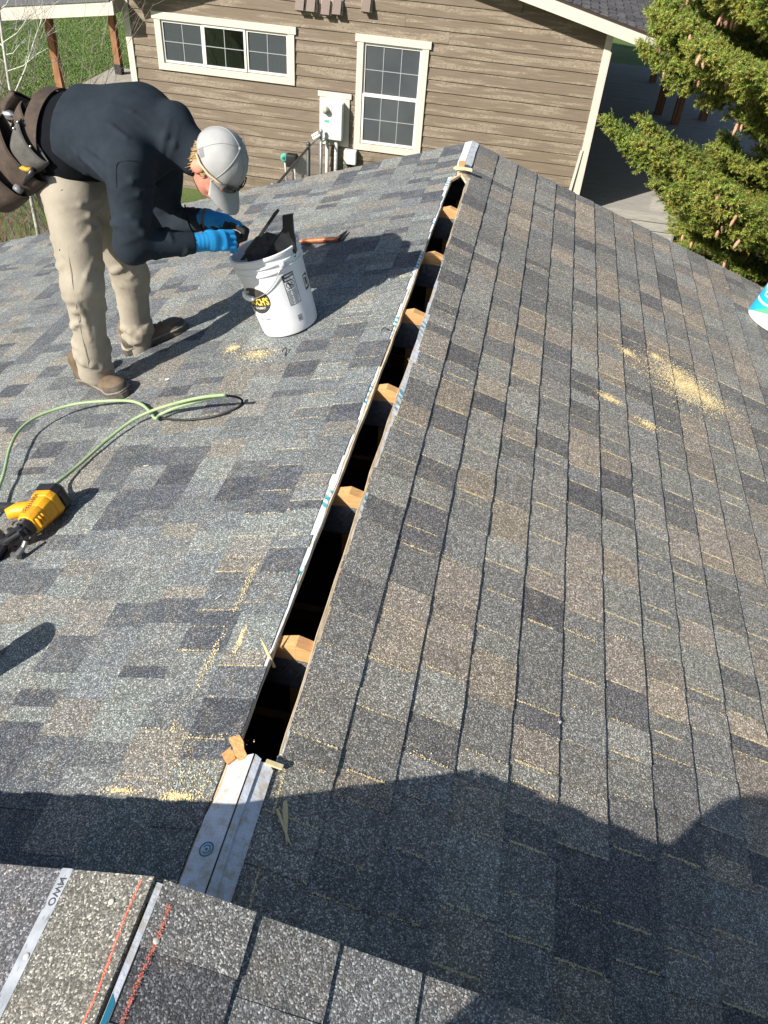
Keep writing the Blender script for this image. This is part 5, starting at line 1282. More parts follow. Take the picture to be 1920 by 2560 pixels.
# --- gloves
def glove(w, tip, back, thumb, curl, nm, dark):
    X = nrm(tip-w); Z = np.asarray(back, float); Z = nrm(Z-X*(Z@X)); Y = np.cross(Z, X)*thumb; A = np.array([X, Y, Z]); q = lambda x, y, z: w+X*x+Y*y+Z*z
    fing = []
    for y, L_, c_ in ((.033, .068, curl[0]), (.011, .077, curl[1]), (-.011, .071, curl[2]), (-.032, .057, curl[3])):
        a = 0.0; p0 = np.array([.098, y, .002]); ch = [p0]
        for seg, f_ in ((.46, .45), (.30, .9), (.26, .8)):
            a += c_*f_; p0 = p0+np.array([math.cos(a), -y*.8, -math.sin(a)])*L_*seg*1.12; ch.append(p0)
        fing.append([q(*p) for p in ch])
    th = [q(.028, .034, -.006), q(.060, .058, -.022), q(.094, .052, -.040), q(.112, .036, -.052)]
    def f(P):
        d = ecap_sd(P, q(.045, .002, 0), q(.088, 0, .001), (.039, .021), (.043, .018), Y); d = smin(d, cap_sd(P, q(-.045, 0, 0), q(.035, 0, 0), .037, .034), .02)
        for ch in fing:
            g = cap_sd(P, ch[0]-X*.02, ch[1], .0108, .0104)
            for i in (1, 2): g = np.minimum(g, cap_sd(P, ch[i], ch[i+1], .0104, .0092))
            d = smin(d, g, .0035)
        g = cap_sd(P, th[0], th[1], .015, .0130); g = np.minimum(g, cap_sd(P, th[1], th[2], .0130, .0120)); g = np.minimum(g, cap_sd(P, th[2], th[3], .0120, .0105)); d = smin(d, g, .012)
        return d + folds(P, q(.0, 0, 0), X, .016, .0018, .035)
    o = sdf_obj(nm, f, [q(-.08, 0, 0)]+[p for ch in fing for p in ch]+th, .045, .0038, M_GLOVE, wk)
    V = np.array([v.co for v in o.data.vertices]); loc = (V-w)@A.T; nz = np.array([v.normal for v in o.data.vertices])@Z
    blk = (nz < dark[0]) & (loc[:, 0] > .035) | (loc[:, 0] > dark[1])
    blk |= (loc[:, 1] > dark[2]) & (loc[:, 0] > .05)
    C = np.where(blk[:, None], np.array([[.020, .019, .019]]), np.array([[.012, .250, .56]])); C = np.hstack([C, np.ones((len(C), 1))]).astype(np.float32)
    a_ = o.data.color_attributes.new('col', 'FLOAT_COLOR', 'POINT'); a_.data.foreach_set('color', C.ravel())
    MB().tube([q(-.052, 0, 0), q(-.040, 0, 0)], .0395, 24, True).build('cuff_band', simple('cuff_rib', (.14, .10, .08), .9), o, True)
    return f
tipR = J(596, 598, 2.90); tipL = J(610, 566, 3.00)
glove(wrR+nrm(tipR-wrR)*.035, tipR, (0, -.75, .66), 1, (.45, .62, .80, .95), 'glove', (-.30, .140, .047))
glove(wrL+nrm(tipL-wrL)*.028, tipL, (.10, .35, .93), -1, (1.15, 1.2, 1.25, 1.3), 'glove', (.05, .108, .040))
# --- cap
cp = MB(); nlat, nlon = 14, 48; aS, aF, hC = .0905, .110, .112
def dome(la, lo):
    e = math.cos(la)**.82; z = math.sin(la)**.95
    fr_ = 1.0+.03*max(0, math.sin(lo)); e *= 1+.018*math.sin(lo*3+.7)*math.sin(la*3)+.010*math.sin(lo*7+la*6); z = z*(1+.02*math.sin(lo*2+1)*math.cos(la))
    return hp_(aS*e*math.cos(lo), (aF*e*math.sin(lo))*fr_-.010-.012*z, .022+hC*z-.020*(1-z)*(1-math.sin(lo))*.5)
V = []; F = []
for i in range(nlat+1):
    for k in range(nlon):
        V.append(dome(math.pi/2*i/nlat*.999, 2*math.pi*k/nlon))
for i in range(nlat):
    for k in range(nlon): F.append((i*nlon+k, i*nlon+(k+1) % nlon, (i+1)*nlon+(k+1) % nlon, (i+1)*nlon+k))
F.append(tuple(nlat*nlon+k for k in range(nlon)))
capo = mk('cap', V, F, M_CAP, wk, True); m_ = capo.modifiers.new('s', 'SOLIDIFY'); m_.thickness = .002
sm = MB()
for k in range(6):
    lo = math.pi/6+k*math.pi/3+math.pi/3*.5
    lo = k*math.pi/3+math.pi/2
    sm.tube([dome(math.pi/2*i/20*.99, lo) + (dome(math.pi/2*i/20*.99, lo)-HC)*.008 for i in range(21)], .0013, 5)
sm.build('panel_seam', M_CAP, capo, True)
MB().lathe([(.0, -.002), (.007, -.002), (.0075, .002), (.004, .005), (0, .006)], 14, frame(dome(math.pi/2*.999, 0), HRt, HU)).build('button', M_CAP, capo, True)
V = []; F = []; nb_, na = 10, 28
for j in range(nb_+1):
    s = j/nb_
    for k in range(na+1):
        a = math.radians(-64+128*k/na); r_ = math.sin(a)
        base = dome(.02, math.pi/2-a); ext = .082*math.sqrt(max(0, 1-(r_/1.02)**2))**.75
        V.append(base + HF*ext*s - HU*(.016*s+.018*s*r_*r_+.008*s*s) + HRt*(-r_*0.0))
for j in range(nb_):
    for k in range(na): q0 = j*(na+1)+k; F.append((q0, q0+1, q0+na+2, q0+na+1))
br = mk('brim', V, F, M_CAP, capo, True); m_ = br.modifiers.new('s', 'SOLIDIFY'); m_.thickness = .004
lb = MB(); lo0 = -.55
for i in range(4):
    for j in range(3):
        q4 = [(i, j), (i+1, j), (i+1, j+1), (i, j+1)]; lb.add([dome(.06+.05*b_, lo0+.08*a_)+(dome(.06+.05*b_, lo0+.08*a_)-HC)*.012 for a_, b_ in q4], [(0, 1, 2, 3)])
lb.build('side_patch', simple('grey_patch', (.20, .20, .20), .8), capo)
# sunglasses resting on the front of the cap
sg = MB()
for s in (-1, 1):
    V = []; nn_ = 16
    for k in range(nn_):
        a = 2*math.pi*k/nn_; lo = math.pi/2 + s*(.40+.30*math.cos(a)); la = .20+.14*math.sin(a)*(1+.15*math.cos(a)*-1); P = dome(la, lo); V.append(P+nrm(P-HC)*(.008+.004*math.cos(a*2)))
    ctr = sum(V)/nn_ + nrm(sum(V)/nn_-HC)*.005; sg.add(V+[ctr], [(k, (k+1) % nn_, nn_) for k in range(nn_)])
sgo = sg.build('sunglasses', M_LENS, wk, True); m_ = sgo.modifiers.new('s', 'SOLIDIFY'); m_.thickness = .003
fr_m = MB(); fr_m.tube([dome(.33, math.pi/2+a)+nrm(dome(.33, math.pi/2+a)-HC)*.010 for a in np.linspace(-.72, .72, 15)], .0028, 6); fr_m.build('frame', M_LENS, sgo, True)
M_TEM = simple('pale_temple', (.62, .46, .30), .5)
for s in (-1, 1): MB().tube([dome(la, math.pi/2+s*a)+nrm(dome(la, math.pi/2+s*a)-HC)*(.009) for a, la in ((.70, .27), (.95, .20), (1.3, .10), (1.65, .02), (1.95, .0))], [.0035, .0045, .005, .0045, .003], 7).build('temple', M_TEM, sgo, True)

# hair: strands at the nape and in front of the ear
hr = MB()
for i in range(150):
    s = 1 if rnd.random() < .75 else -1; a = rnd.uniform(-1.75, .45); ln = rnd.uniform(.035, .085)
    r0 = hp_(s*.079*math.cos(a*.9)*1.0, -.008-.088*math.sin(-a)*-1 if False else -.012+.085*math.sin(a), .005+rnd.uniform(-.01, .012))
    if a > .12: ln *= .45
    out = nrm(r0-HC); d1 = r0+out*.004-HU*ln*.5+out*.004; d2 = r0-HU*ln+out*rnd.uniform(-.004, .014)+HF*rnd.uniform(-.01, .006)
    if .0 < a < .3 and s > 0 and rnd.random() < .7: continue
    hr.tube([r0+out*.001, d1, d2], [.0030, .0026, .0006], 4)
hr.build('hair', M_HAIR, wk, True)
# drawstrings of the fleece
for pxs, y in (([(462, 512), (468, 545), (478, 572), (488, 583)], 2.94), ([(502, 560), (508, 580)], 2.96)):
    MB().tube(spline([at_y(a, b, y) for a, b in pxs], 5), .0032, 7).build('drawstring', M_SHIRT, sweater, True)
# --- tool belt
BAX = TAX; BN = np.cross(BAX, TSD)
tbelt = MB(); V = []; F = []; nb_ = 64
for k in range(nb_):
    a = 2*math.pi*k/nb_; rad = TSD*math.cos(a)*.176+BN*math.sin(a)*.134
    for x, o_ in ((-.028, 0), (.028, 0), (.028, .005), (-.028, .005)): V.append(beltc+BAX*(x+.012) + rad*(1+o_/.15))
for k in range(nb_):
    for j in range(4): F.append((4*k+j, 4*k+(j+1) % 4, 4*((k+1) % nb_)+(j+1) % 4, 4*((k+1) % nb_)+j))
belt = mk('tool_belt', V, F, M_LEA, wk)
autosmooth(belt, 50)
def pouch(pxc, pyc, y, wpx, dep, bul, mat, opend, out, wdir, taper=.35, sag=.02, sub=None):
    c = at_y(pxc, pyc, y); T_ = nrm(opend); O = nrm(np.asarray(out)-T_*(np.asarray(out)@T_)); W = np.cross(O, T_); V = []; F = []; nu, nv = 24, 12
    for j in range(nv+1):
        v = j/nv; k = (1-taper*v*v)*math.sqrt(max(0.0, 1-max(0, (v-.75)/.25)**2*.96))
        for i in range(nu+1):
            a = math.pi*i/nu; rip = 1+.05*math.sin(a*5+v*3)
            V.append(c + W*wpx*math.cos(a)*k + O*bul*math.sin(a)*(.75+.5*v if v < .75 else .75+.375)*math.sqrt(max(0.02, k))*rip - T_*dep*v - np.array([0, 0, sag*v*v]) + T_*.012*math.sin(a)*(1-v)*-1)
    for j in range(nv):
        for i in range(nu): q0 = j*(nu+1)+i; F.append((q0, q0+1, q0+nu+2, q0+nu+1))
    nV = len(V)
    for j in range(nv):                                                        # back panel
        a0, b0 = j*(nu+1), j*(nu+1)+nu; F.append((a0+nu+1, b0+nu+1, b0, a0))
    o = mk('pouch', V, F, mat, belt, True); m_ = o.modifiers.new('s', 'SOLIDIFY'); m_.thickness = .0045
    rim = MB().tube([V[i] for i in range(nu+1)], .0038, 6).build('rim', mat, belt, True)
    return o, c, T_, O, W
od, ou, wd = (.74, -.10, .66), (-.10, -.95, .28), (0, 0, 1)
pouch(105, 330, 2.86, .120, .13, .050, M_LEA, od, ou, wd); pouch(62, 372, 2.80, .135, .17, .085, M_LEA, od, ou, wd); pouch(24, 420, 2.76, .120, .16, .095, M_LEA, od, ou, wd)
pouch(88, 352, 2.78, .085, .10, .045, simple('grey_suede', (.085, .08, .072), .85, var=.25), od, ou, wd); pouch(70, 250, 3.05, .09, .10, .05, M_LEA, (.7, .3, .6), (-.6, .3, .6), wd)
flap = MB(); P_ = [at_y(x, y, 2.755) for x, y in ((128, 485), (155, 474), (146, 516), (120, 522), (112, 500))]
flap.add(P_+[p+np.array([0, .006, 0]) for p in P_], [(0, 1, 2, 3, 4), (9, 8, 7, 6, 5)]+[(k, 5+k, 5+(k+1) % 5, (k+1) % 5) for k in range(5)]); flap.build('leather_flap', M_LEA, belt)
def tool(name, pts, r, mat, label, cat, y):
    o = MB().tube([at_y(*p_, y_) for p_, y_ in zip(pts, y)], r, 10).build(name, mat, wk, True); return o
a, b = at_y(8, 283, 2.97), at_y(40, 288, 2.96)
tg = thing('hammer', a, 'hammer with bright steel face hanging at the back of the worker\'s tool belt', 'hammer')
MB().lathe([(0, -.004), (.016, -.004), (.018, 0), (.018, .026), (.014, .032), (.011, .05)], 20, frame(at_y(14, 285, 2.97), (0, 0, 1), nrm(b-a))).build('head', simple('bright_steel', (.62, .62, .62), .25, .9), tg, True)
MB().tube([at_y(30, 287, 2.97), at_y(52, 292, 2.955), at_y(75, 300, 2.94)], [.013, .016, .012], 10).build('neck', M_GBLK, tg, True); MB().tube([at_y(55, 285, 2.955), at_y(72, 330, 2.90), at_y(80, 420, 2.85)], .011, 8).build('handle', M_GBLK, tg, True)
tool('knife', [(50, 418), (66, 424), (83, 424)], .0085, simple('yellow_plastic', (.55, .30, .02), .5), '', '', [2.735, 2.73, 2.73]).name = 'knife_handle'
tool('gripper', [(60, 462), (72, 440), (84, 425)], [.006, .010, .012], M_GBLK, '', '', [2.725, 2.725, 2.72])
tool('tape_case', [(36, 468), (56, 480)], .016, simple('grey_tool_case', (.16, .16, .165), .4), '', '', [2.72, 2.72])
for px, py, y in ((44, 305, 2.78), (34, 321, 2.77), (76, 366, 2.745), (98, 407, 2.745)): 
    P_ = at_y(px, py, y); MB().lathe([(0, 0), (.005, 0), (.004, .003), (0, .004)], 10, frame(P_, (1, 0, 0), tocam(P_))).build('rivet', M_BRASS, belt, True)

# ================================================================ the photographer, whose shadow falls on the roof
phg = thing('person', (.30, -.42, .20), 'person in dark jacket and jeans standing astride the higher ridge holding a phone', 'person')
M_JEAN = fabric('blue_denim', (.05, .07, .12)); M_JKT = fabric('dark_jacket', (.03, .03, .032))
def uz(x): return H0[2]-abs(x)*TT+.01
fA, fB = np.array([-.06, -.28, uz(-.06)+.09]), np.array([.38, -.36, uz(.38)+.09])
kA_, kB_ = fA+np.array([.05, -.03, .42]), fB+np.array([-.04, -.03, .42]); hA_, hB_ = np.array([.08, -.44, .98]), np.array([.28, -.46, .98])
sA, sB, nk_, hd_ = np.array([.03, -.42, 1.46]), np.array([.41, -.44, 1.46]), np.array([.22, -.43, 1.54]), np.array([.24, -.37, 1.72])
eA, eB = np.array([.02, -.32, 1.24]), np.array([.52, -.34, 1.24]); hA2, hB2 = np.array([.325, -.075, 1.575]), np.array([.42, -.075, 1.575])
HC2 = hd_
def ph_body(P):
    d = ell_sd(P, hd_, np.eye(3), (.078, .098, .115)); d = smin(d, ell_sd(P, hd_+np.array([0, .03, -.07]), np.eye(3), (.06, .065, .06)), .04); d = smin(d, cap_sd(P, hd_+np.array([0, .09, .0]), hd_+np.array([0, .112, -.025]), .01, .013), .02)
    for s in (-1, 1): d = smin(d, ell_sd(P, hd_+np.array([s*.08, -.01, -.01]), np.eye(3), (.012, .02, .03)), .01)
    d = smin(d, cap_sd(P, hd_, nk_, .058, .06), .03); d = smin(d, cap_sd(P, (hA_+hB_)/2, nk_, .10, .08), .06)
    for w_, e_ in ((hA2, eA), (hB2, eB)):
        d = smin(d, cap_sd(P, e_, w_-np.array([0, .05, 0]), .035, .027), .02); d = smin(d, ell_sd(P, w_+np.array([0, -.02, -.02]), np.eye(3), (.026, .034, .045)), .02)
        for k in range(4): d = smin(d, cap_sd(P, w_+np.array([0, .0, -.05+.022*k]), w_+np.array([(.372-w_[0])*.55, .012, -.055+.022*k]), .009, .008), .006)
        d = smin(d, cap_sd(P, w_+np.array([0, -.03, .0]), w_+np.array([(.372-w_[0])*.5, -.052, .03]), .010, .009), .008)
    for a, b, c_ in ((hA_, kA_, fA), (hB_, kB_, fB)): d = smin(d, cap_sd(P, a, b, .07, .05), .03); d = smin(d, cap_sd(P, b, c_, .05, .036), .03)
    return d
sdf_obj('body', ph_body, [fA, fB, hd_, sA, sB, eA, eB, hA2, hB2], .13, .010, M_SKIN, phg)
def ph_jkt(P):
    d = ecap_sd(P, (hA_+hB_)/2+np.array([0, 0, .0]), (sA+sB)/2-np.array([0, 0, .1]), (.19, .13), (.215, .135), (1, 0, 0)); d = smin(d, ecap_sd(P, (sA+sB)/2-np.array([0, 0, .1]), nk_, (.2, .13), (.08, .08), (1, 0, 0)), .06)
    for s_, e_, w_ in ((sA, eA, hA2), (sB, eB, hB2)): d = smin(d, cap_sd(P, s_, e_, .075, .062), .05); d = smin(d, cap_sd(P, e_, e_+(w_-np.array([0, .06, .02])-e_)*.92, .06, .042), .03)
    return np.maximum(d+.004*wob(P, 14), (P[..., 2]-1.60))
sdf_obj('jacket', ph_jkt, [hA_, hB_, sA, sB, eA, eB, hA2, hB2], .22, .010, M_JKT, phg)
def ph_tr(P):
    d = ell_sd(P, (hA_+hB_)/2, np.eye(3), (.18, .14, .13))
    for a, b, c_ in ((hA_, kA_, fA), (hB_, kB_, fB)): d = smin(d, cap_sd(P, a, b, .10, .078), .04); d = smin(d, cap_sd(P, b, c_, .076, .066), .04)
    return d+.004*wob(P, 14)
sdf_obj('jeans', ph_tr, [fA, fB, hA_, hB_], .17, .010, M_JEAN, phg)
for f_ in (fA, fB):
    n_ = NR; o_ = np.array([f_[0], f_[1], 0]); b0 = np.array([f_[0], f_[1]-.08, uz(f_[0])]); t0 = b0+np.array([0, .27, 0])
    sdf_obj('boot', lambda P, b0=b0, t0=t0: np.maximum(smin(ecap_sd(P, b0+np.array([0, .03, .045]), t0+np.array([0, -.05, .04]), (.04, .045), (.048, .038), (1, 0, 0)), cap_sd(P, b0+np.array([0, .06, .05]), b0+np.array([0, .07, .13]), .05, .05), .04), -((P-b0.astype(np.float32))@n_.astype(np.float32))), [b0, t0, b0+np.array([0, 0, .14])], .08, .008, M_SHOE, phg)
hr = MB(); hr.lathe([(0, .125), (.05, .112), (.082, .06), (.088, .0), (.08, -.05)], 24, (hd_+np.array([0, -.012, .0]), np.eye(3))); hr.build('hair', simple('brown_hair', (.06, .04, .025), .6), phg, True)
pho = thing('phone', (.372, -.03, 1.5), 'black phone held upright in the photographer\'s hands', 'phone')
PF = frame(CAM-CW*.020, CR, -CW)
MB().box((-.040, -.082, 0), (.040, .082, .008), (PF[0]-CU*0+(-.0)*CR, np.array([CR, CU, -CW]).T), .003).build('case', M_GBLK, pho)
# ================================================================ spruce beside the deck
t = NT('spruce_needles', (.06, .09, .025), .6, 0, .3)
nv = t.n('Attribute', {'attribute_name': 'col'}).outputs['Color']
t.col(t.mix(t.n('ObjectInfo').outputs['Random'], nv, t.mix(1.0, nv, (.80, .92, .9), 'MULTIPLY')))
M_NEED = t.m
M_BARK = simple('spruce_bark', (.10, .075, .055), .9, var=.35, scale=25, bump=.6, bscale=60, bdist=.01)
t = NT('spruce_cone', (.42, .25, .15), .7); p = t.obj(); t.col(t.ramp(t.n('TexVoronoi', None, {'Vector': p, 'Scale': 120.0}).outputs['Distance'], [(.1, (.24, .12, .07)), (.5, (.50, .30, .19))])); M_CONE = t.m
def make_bough(seed, L_=3.0, dens=1.0):
    """local x = outwards, z = up; limb with drooping side shoots clothed in needles"""
    r = random.Random(seed); V = []; F = []; C = []; tips = []
    def spine(f): return np.array([f*L_, .10*math.sin(f*3+seed), -.34*L_*f*(1-f)*.55 - .10*L_*f + .16*L_*f**3])
    wood = MB(); wood.tube([spine(f) for f in np.linspace(0, 1, 12)], list(np.linspace(.034, .006, 12)), 6)
    def shoot(a, b, col, w=.025):
        """a finger of needles from a to b"""
        d = b-a; ln = np.linalg.norm(d)+1e-9; d = d/ln; e = np.cross(d, (0.3, .2, 1.)); e /= np.linalg.norm(e)+1e-9; g = np.cross(d, e)
        n = max(5, int(ln/.0065*dens)); ph = r.uniform(0, 6)
        for i in range(n):
            f = (i+r.random()*.6)/n; ph += 2.4; s = math.sin(ph); c = math.cos(ph); out = e*c+g*s
            base = a+d*ln*f; nl = w*(1.0 if f < .75 else 1.25-f*.45); tip = base+out*nl+d*nl*.75; sd = (g*c-e*s)*.0052
            b0 = len(V); V.extend((base-sd, base+sd, tip)); F.append((b0, b0+1, b0+2))
            k = r.uniform(.75, 1.2)*(1.0+.35*max(0, f-.6)/.4); C.extend([(col[0]*k, col[1]*k, col[2]*k, 1)]*3)
        b0 = len(V)
    nB = int(50*L_/3.0)
    for i in range(nB):
        f = .16+.84*(i+r.random()*.5)/nB; base = spine(f)
        for sgn in (-1, 1):
            ln = (.62*(1-f)**.75+.13)*r.uniform(.75, 1.15)*L_/3.0
            yaw = sgn*r.uniform(.65, 1.05); dr = r.uniform(-.30, .10)
            d = np.array([math.cos(yaw), math.sin(yaw), dr]); d /= np.linalg.norm(d)
            ns = max(3, int(ln/.05)); prev = base
            for k in range(1, ns+1):
                q = k/ns; pt = base+d*ln*q+np.array([0, 0, -.16*ln*q*q+.05*q**3]); 
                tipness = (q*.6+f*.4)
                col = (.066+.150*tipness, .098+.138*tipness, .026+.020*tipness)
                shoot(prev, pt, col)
                for _ in range(5):                                   # fingers off the shoot
                    a = r.uniform(-1.2, 1.2); up = r.uniform(-.6, .95); fd = np.array([math.cos(yaw+a), math.sin(yaw+a), up]); fl = r.uniform(.06, .13)*(1.2-.4*q)
                    st = prev+(pt-prev)*r.random(); shoot(st, st+fd*fl, (col[0]*r.uniform(.85, 1.45), col[1]*r.uniform(.9, 1.3), col[2]), .024)
                if r.random() < .30 and f > .4: tips.append(prev+np.array([0, 0, -.02]))
                prev = pt
            shoot(prev, prev+d*.05, (.27, .275, .055))
    for k in range(170):                                             # tufts standing on the limb
        q = r.uniform(.12, 1); st = spine(q); a = r.uniform(0, 6.28); sd_ = np.array([math.cos(a)*.8+.5, math.sin(a), r.uniform(.1, .9)]); shoot(st, st+sd_*r.uniform(.07, .14), (.11+.07*q, .15+.07*q, .040))
    for k in range(14):                                              # end of the limb
        a = r.uniform(-.9, .9); st = spine(1-.02*k); shoot(st, st+np.array([math.cos(a), math.sin(a), r.uniform(-.2, .5)])*.12, (.27, .275, .055))
    nn = len(V); allV = V+wood.V; allF = F+[tuple(nn+i for i in f_) for f_ in wood.F]
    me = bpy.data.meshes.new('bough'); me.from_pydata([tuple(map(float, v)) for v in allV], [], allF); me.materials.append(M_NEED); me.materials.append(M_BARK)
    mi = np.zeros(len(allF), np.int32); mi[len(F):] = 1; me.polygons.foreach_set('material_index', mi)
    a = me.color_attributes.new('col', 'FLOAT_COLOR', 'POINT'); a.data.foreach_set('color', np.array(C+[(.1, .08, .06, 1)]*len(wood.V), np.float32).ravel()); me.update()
    return me, tips
SPX, SPY = 4.35, 10.3
sp = thing('spruce_tree', (SPX, SPY, GZ), 'large green spruce hung with tan cones between the roof and the deck', 'tree')
MB().tube([(SPX, SPY, GZ-.1), (SPX+.02, SPY, -1), (SPX, SPY+.02, 2.5), (SPX, SPY, 5.6)], [.20, .16, .10, .02], 14).build('trunk', M_BARK, sp, True)
BOU = [make_bough(i) for i in range(4)]
cm = MB(); cprof = [(0, 0), (.010, -.006), (.0165, -.022), (.018, -.045), (.014, -.072), (.007, -.090), (0, -.095)]
cm.lathe(cprof, 8); cone_me = mesh('cone', cm.V, cm.F, True); cone_me.materials.append(M_CONE)
bl = []                                                    # tier height at the trunk, azimuth (deg, 180 = towards the roof ridge side), length
for z, azs, L_ in ((-.26, (172, 188, 204, 222, 245), 2.85), (-.12, (160, 180, 197, 214, 236, 262), 2.85), (.0, (150, 172, 190, 208, 230, 255), 2.85), (.25, (160, 182, 202, 224, 250), 2.75), (.5, (150, 175, 196, 218, 244), 2.65),
                   (.8, (160, 185, 208, 232, 262), 2.5), (1.15, (150, 180, 205, 230, 262), 2.4), (1.5, (160, 190, 220, 250), 2.25), (1.9, (165, 200, 235, 268), 2.1),
                   (-.72, (205, 228, 252, 280), 2.15), (-.98, (208, 230, 255), 2.1),
                   (-1.22, (182, 196, 212, 230, 255), 3.02), (-1.30, (176, 190, 205, 222, 244, 270), 3.05), (-1.44, (190, 206, 224, 246), 2.5), (-1.7, (190, 210, 232, 258), 2.15), (-2.0, (195, 216, 240, 266), 2.0), (-2.3, (190, 212, 236, 262), 2.0), (-2.65, (195, 218, 244, 268), 2.1), (-3.0, (200, 225, 255), 2.1),
                   (2.3, (150, 200, 250), 1.9), (2.8, (170, 220, 270), 1.6), (3.3, (160, 210, 260), 1.35), (3.9, (180, 240), 1.1), (4.5, (200, 270), .8)):
    for a in azs: bl.append((z+rnd.uniform(-.07, .07), a+rnd.uniform(-6, 6), L_*rnd.uniform(.93, 1.05)))
for z in np.arange(-2.6, 4.8, .42):                          # far side, thinner
    for a in (300, 345, 30, 75, 115): bl.append((z+rnd.uniform(-.1, .1), a+rnd.uniform(-14, 14), max(.7, 3.0-max(0, z+.5)*.42)))
ncone = 0
rnd.shuffle(bl)
for i, (z, a, L_) in enumerate(bl):
    me, tips = BOU[i % 4]; k = L_/3.0
    M = Matrix.Translation((SPX, SPY, z)) @ Matrix.Rotation(math.radians(a), 4, 'Z') @ Matrix.Rotation(rnd.uniform(-.18, .18), 4, 'X') @ Matrix.Rotation(rnd.uniform(-.07, .04), 4, 'Y') @ Matrix.Scale(k, 4)
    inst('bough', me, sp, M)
    if 140 < a < 262 and ncone < 290:
        for tp in rnd.sample(tips, min(len(tips), 9)):
            P = M @ Vector(tp); x, y = proj(np.array(P))
            if not (1450 < x < 1990 and -40 < y < 760): continue
            for _ in range(rnd.choice((1, 2, 3))):
                s = rnd.uniform(.8, 1.15)
                inst('cone', cone_me, sp, Matrix.Translation(P+Vector(nrm(CAM-np.array(P))*rnd.uniform(.03, .15))+Vector((rnd.uniform(-.05, .05), 0, rnd.uniform(-.05, .02)))) @ Matrix.Rotation(rnd.uniform(-.3, .3), 4, 'X') @ Matrix.Rotation(rnd.uniform(-.3, .3), 4, 'Y') @ Matrix.Scale(s, 4)); ncone += 1

# ================================================================ bare sapling and shrub left of the worker
t = NT('pale_bark', (.52, .50, .44), .75); p = t.pos(); t.col(t.ramp(t.noise(t.map(p, (6, 6, 1.5)), 6, 4), [(.3, (.34, .33, .28)), (.55, (.52, .51, .45)), (.8, (.62, .61, .56))])); M_PALE = t.m
M_TWIG = simple('grey_twig', (.20, .17, .135), .85, var=.3, scale=12); M_TWIGR = simple('red_twig', (.22, .12, .075), .85, var=.3, scale=12)
def grow(mb, P, d, L_, r_, lev, rg, spread=.55, up=.12, n=4):
    pts = [P]; rr = [r_]; cur = np.array(P, float); d = nrm(d)
    for k in range(4):
        d = nrm(d+np.array([rg.gauss(0, .10), rg.gauss(0, .10), rg.gauss(0, .06)+up*.25]))
        cur = cur+d*L_/4; pts.append(cur.copy()); rr.append(r_*(1-.17*(k+1)))
    mb.tube(pts, rr, 5 if r_ > .006 else 3, False)
    if lev > 0:
        for _ in range(n):
            f = rg.uniform(.25, 1.0); i = min(3, int(f*4)); st = pts[i]+(pts[i+1]-pts[i])*(f*4-i)
            nd = nrm(d*.8+np.array([rg.gauss(0, spread), rg.gauss(0, spread), rg.gauss(.15, spread*.6)])); grow(mb, st, nd, L_*rg.uniform(.42, .68), r_*.58, lev-1, rg, spread, up, n)
AY = 8.2
a0 = at_y(92, 590, AY); a1 = at_y(10, 55, AY)
base = a0+(a0-a1)/np.linalg.norm(a0-a1)*((a0[2]-GZ)/((a1-a0)[2]/np.linalg.norm(a1-a0)))
top = a1+(a1-a0)*.55
sap = thing('sapling', (base[0], base[1], GZ), 'slender pale barked leafless sapling beside the roof edge behind the worker', 'tree')
def tp_(f): return base+(top-base)*f+np.array([.03*math.sin(f*7), .03*math.cos(f*5), 0])
MB().tube([tp_(f) for f in np.linspace(0, 1, 14)], list(np.linspace(.032, .008, 14)), 10).build('trunk', M_PALE, sap, True)
rg = random.Random(5)
def fr_at(py): return ((at_y(50, py, AY)[2])-base[2])/(top[2]-base[2])
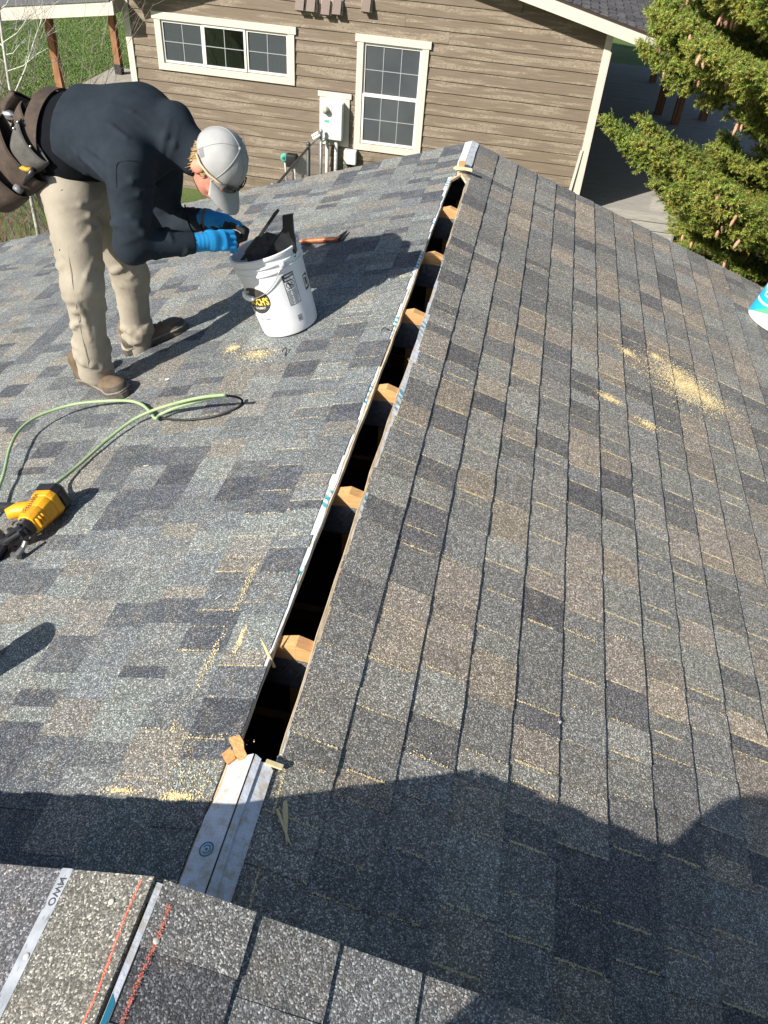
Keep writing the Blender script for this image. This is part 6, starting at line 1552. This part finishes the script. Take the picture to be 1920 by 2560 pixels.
for py, tgt, r_ in ((250, (112, 30), .011), (140, (60, 105), .006), (120, (-40, 60), .009), (160, (-40, 100), .008), (230, (-30, 180), .008), (30, (40, -30), .008), (62, (70, 50), .006), (180, (120, 120), .006), (110, (95, 20), .006)):
    S_ = tp_(fr_at(py)); E_ = at_y(*tgt, AY+rg.uniform(-.5, .5)); mb = MB(); d = E_-S_; Ln = np.linalg.norm(d)
    mb.tube([S_, S_+d*.4+np.array([0, 0, -.03]), S_+d*.75, E_], [r_, r_*.8, r_*.55, r_*.25], 6, False)
    for _ in range(6):
        f = rg.uniform(.3, 1); grow(mb, S_+d*f, nrm(d/Ln+np.array([rg.gauss(0, .5), rg.gauss(0, .5), rg.gauss(.3, .4)])), Ln*.35, r_*.38, 1, rg, n=3)
    mb.build('branch', M_PALE, sap, True)
shl = ['leafless brown shrub with dense twigs beside the pale sapling', 'leafless grey shrub below the worker\'s tool pouch at the roof edge', 'reddish bare shrub with thin upright stems at the roof edge', 'sparse grey shrub with fine twigs in front of the porch posts']
for i, (px, py, y, hgt, nst, mat) in enumerate(((30, 430, 9.2, 3.0, 12, M_TWIG), (50, 640, 7.2, 1.9, 12, M_TWIG), (0, 660, 7.6, 2.0, 12, M_TWIGR), (110, 330, 10.2, 2.6, 8, M_TWIG))):
    P = at_y(px, py, y); b = np.array([P[0], P[1], GZ]); th_ = thing('bare_shrub', b, shl[i], 'shrub', 'leafless shrubs by the roof edge'); rg = random.Random(30+i)
    for k in range(nst):
        mb = MB(); aa = rg.uniform(0, 6.28); sp_ = rg.uniform(.1, .55)
        grow(mb, b+np.array([math.cos(aa)*.1, math.sin(aa)*.1, 0]), np.array([math.cos(aa)*sp_, math.sin(aa)*sp_, 1.]), hgt*rg.uniform(.7, 1.05), .011, 3, rg, .5, .12, 4); mb.build('stem', mat, th_)
# soil and leaf litter under the shrubs
t = NT('leaf_litter', (.10, .075, .05), .95); isl = t.n('NewGeometry').outputs['Random Per Island']; t.col(t.ramp(isl, [(0, (.07, .045, .03)), (.6, (.16, .11, .07)), (1, (.34, .28, .20))])); M_LIT = t.m
V = []; F = []
for _ in range(5000):
    x = nrs.uniform(-7.5, -3.2); y = nrs.uniform(5.8, 10.5); s = nrs.uniform(.012, .035); a = nrs.uniform(0, 6.28); b0 = len(V); e = np.array([math.cos(a), math.sin(a), nrs.uniform(-.4, .4)])*s; g = np.array([-math.sin(a), math.cos(a), nrs.uniform(-.4, .4)])*s*.6; P = np.array([x, y, GZ+.02])
    V += [P-e, P+g, P+e, P-g]; F.append((b0, b0+1, b0+2, b0+3))
lit = mk('leaf_litter', V, F, M_LIT); tag(lit, 'dry brown leaf litter under the bare shrubs', 'leaves', kind='stuff')
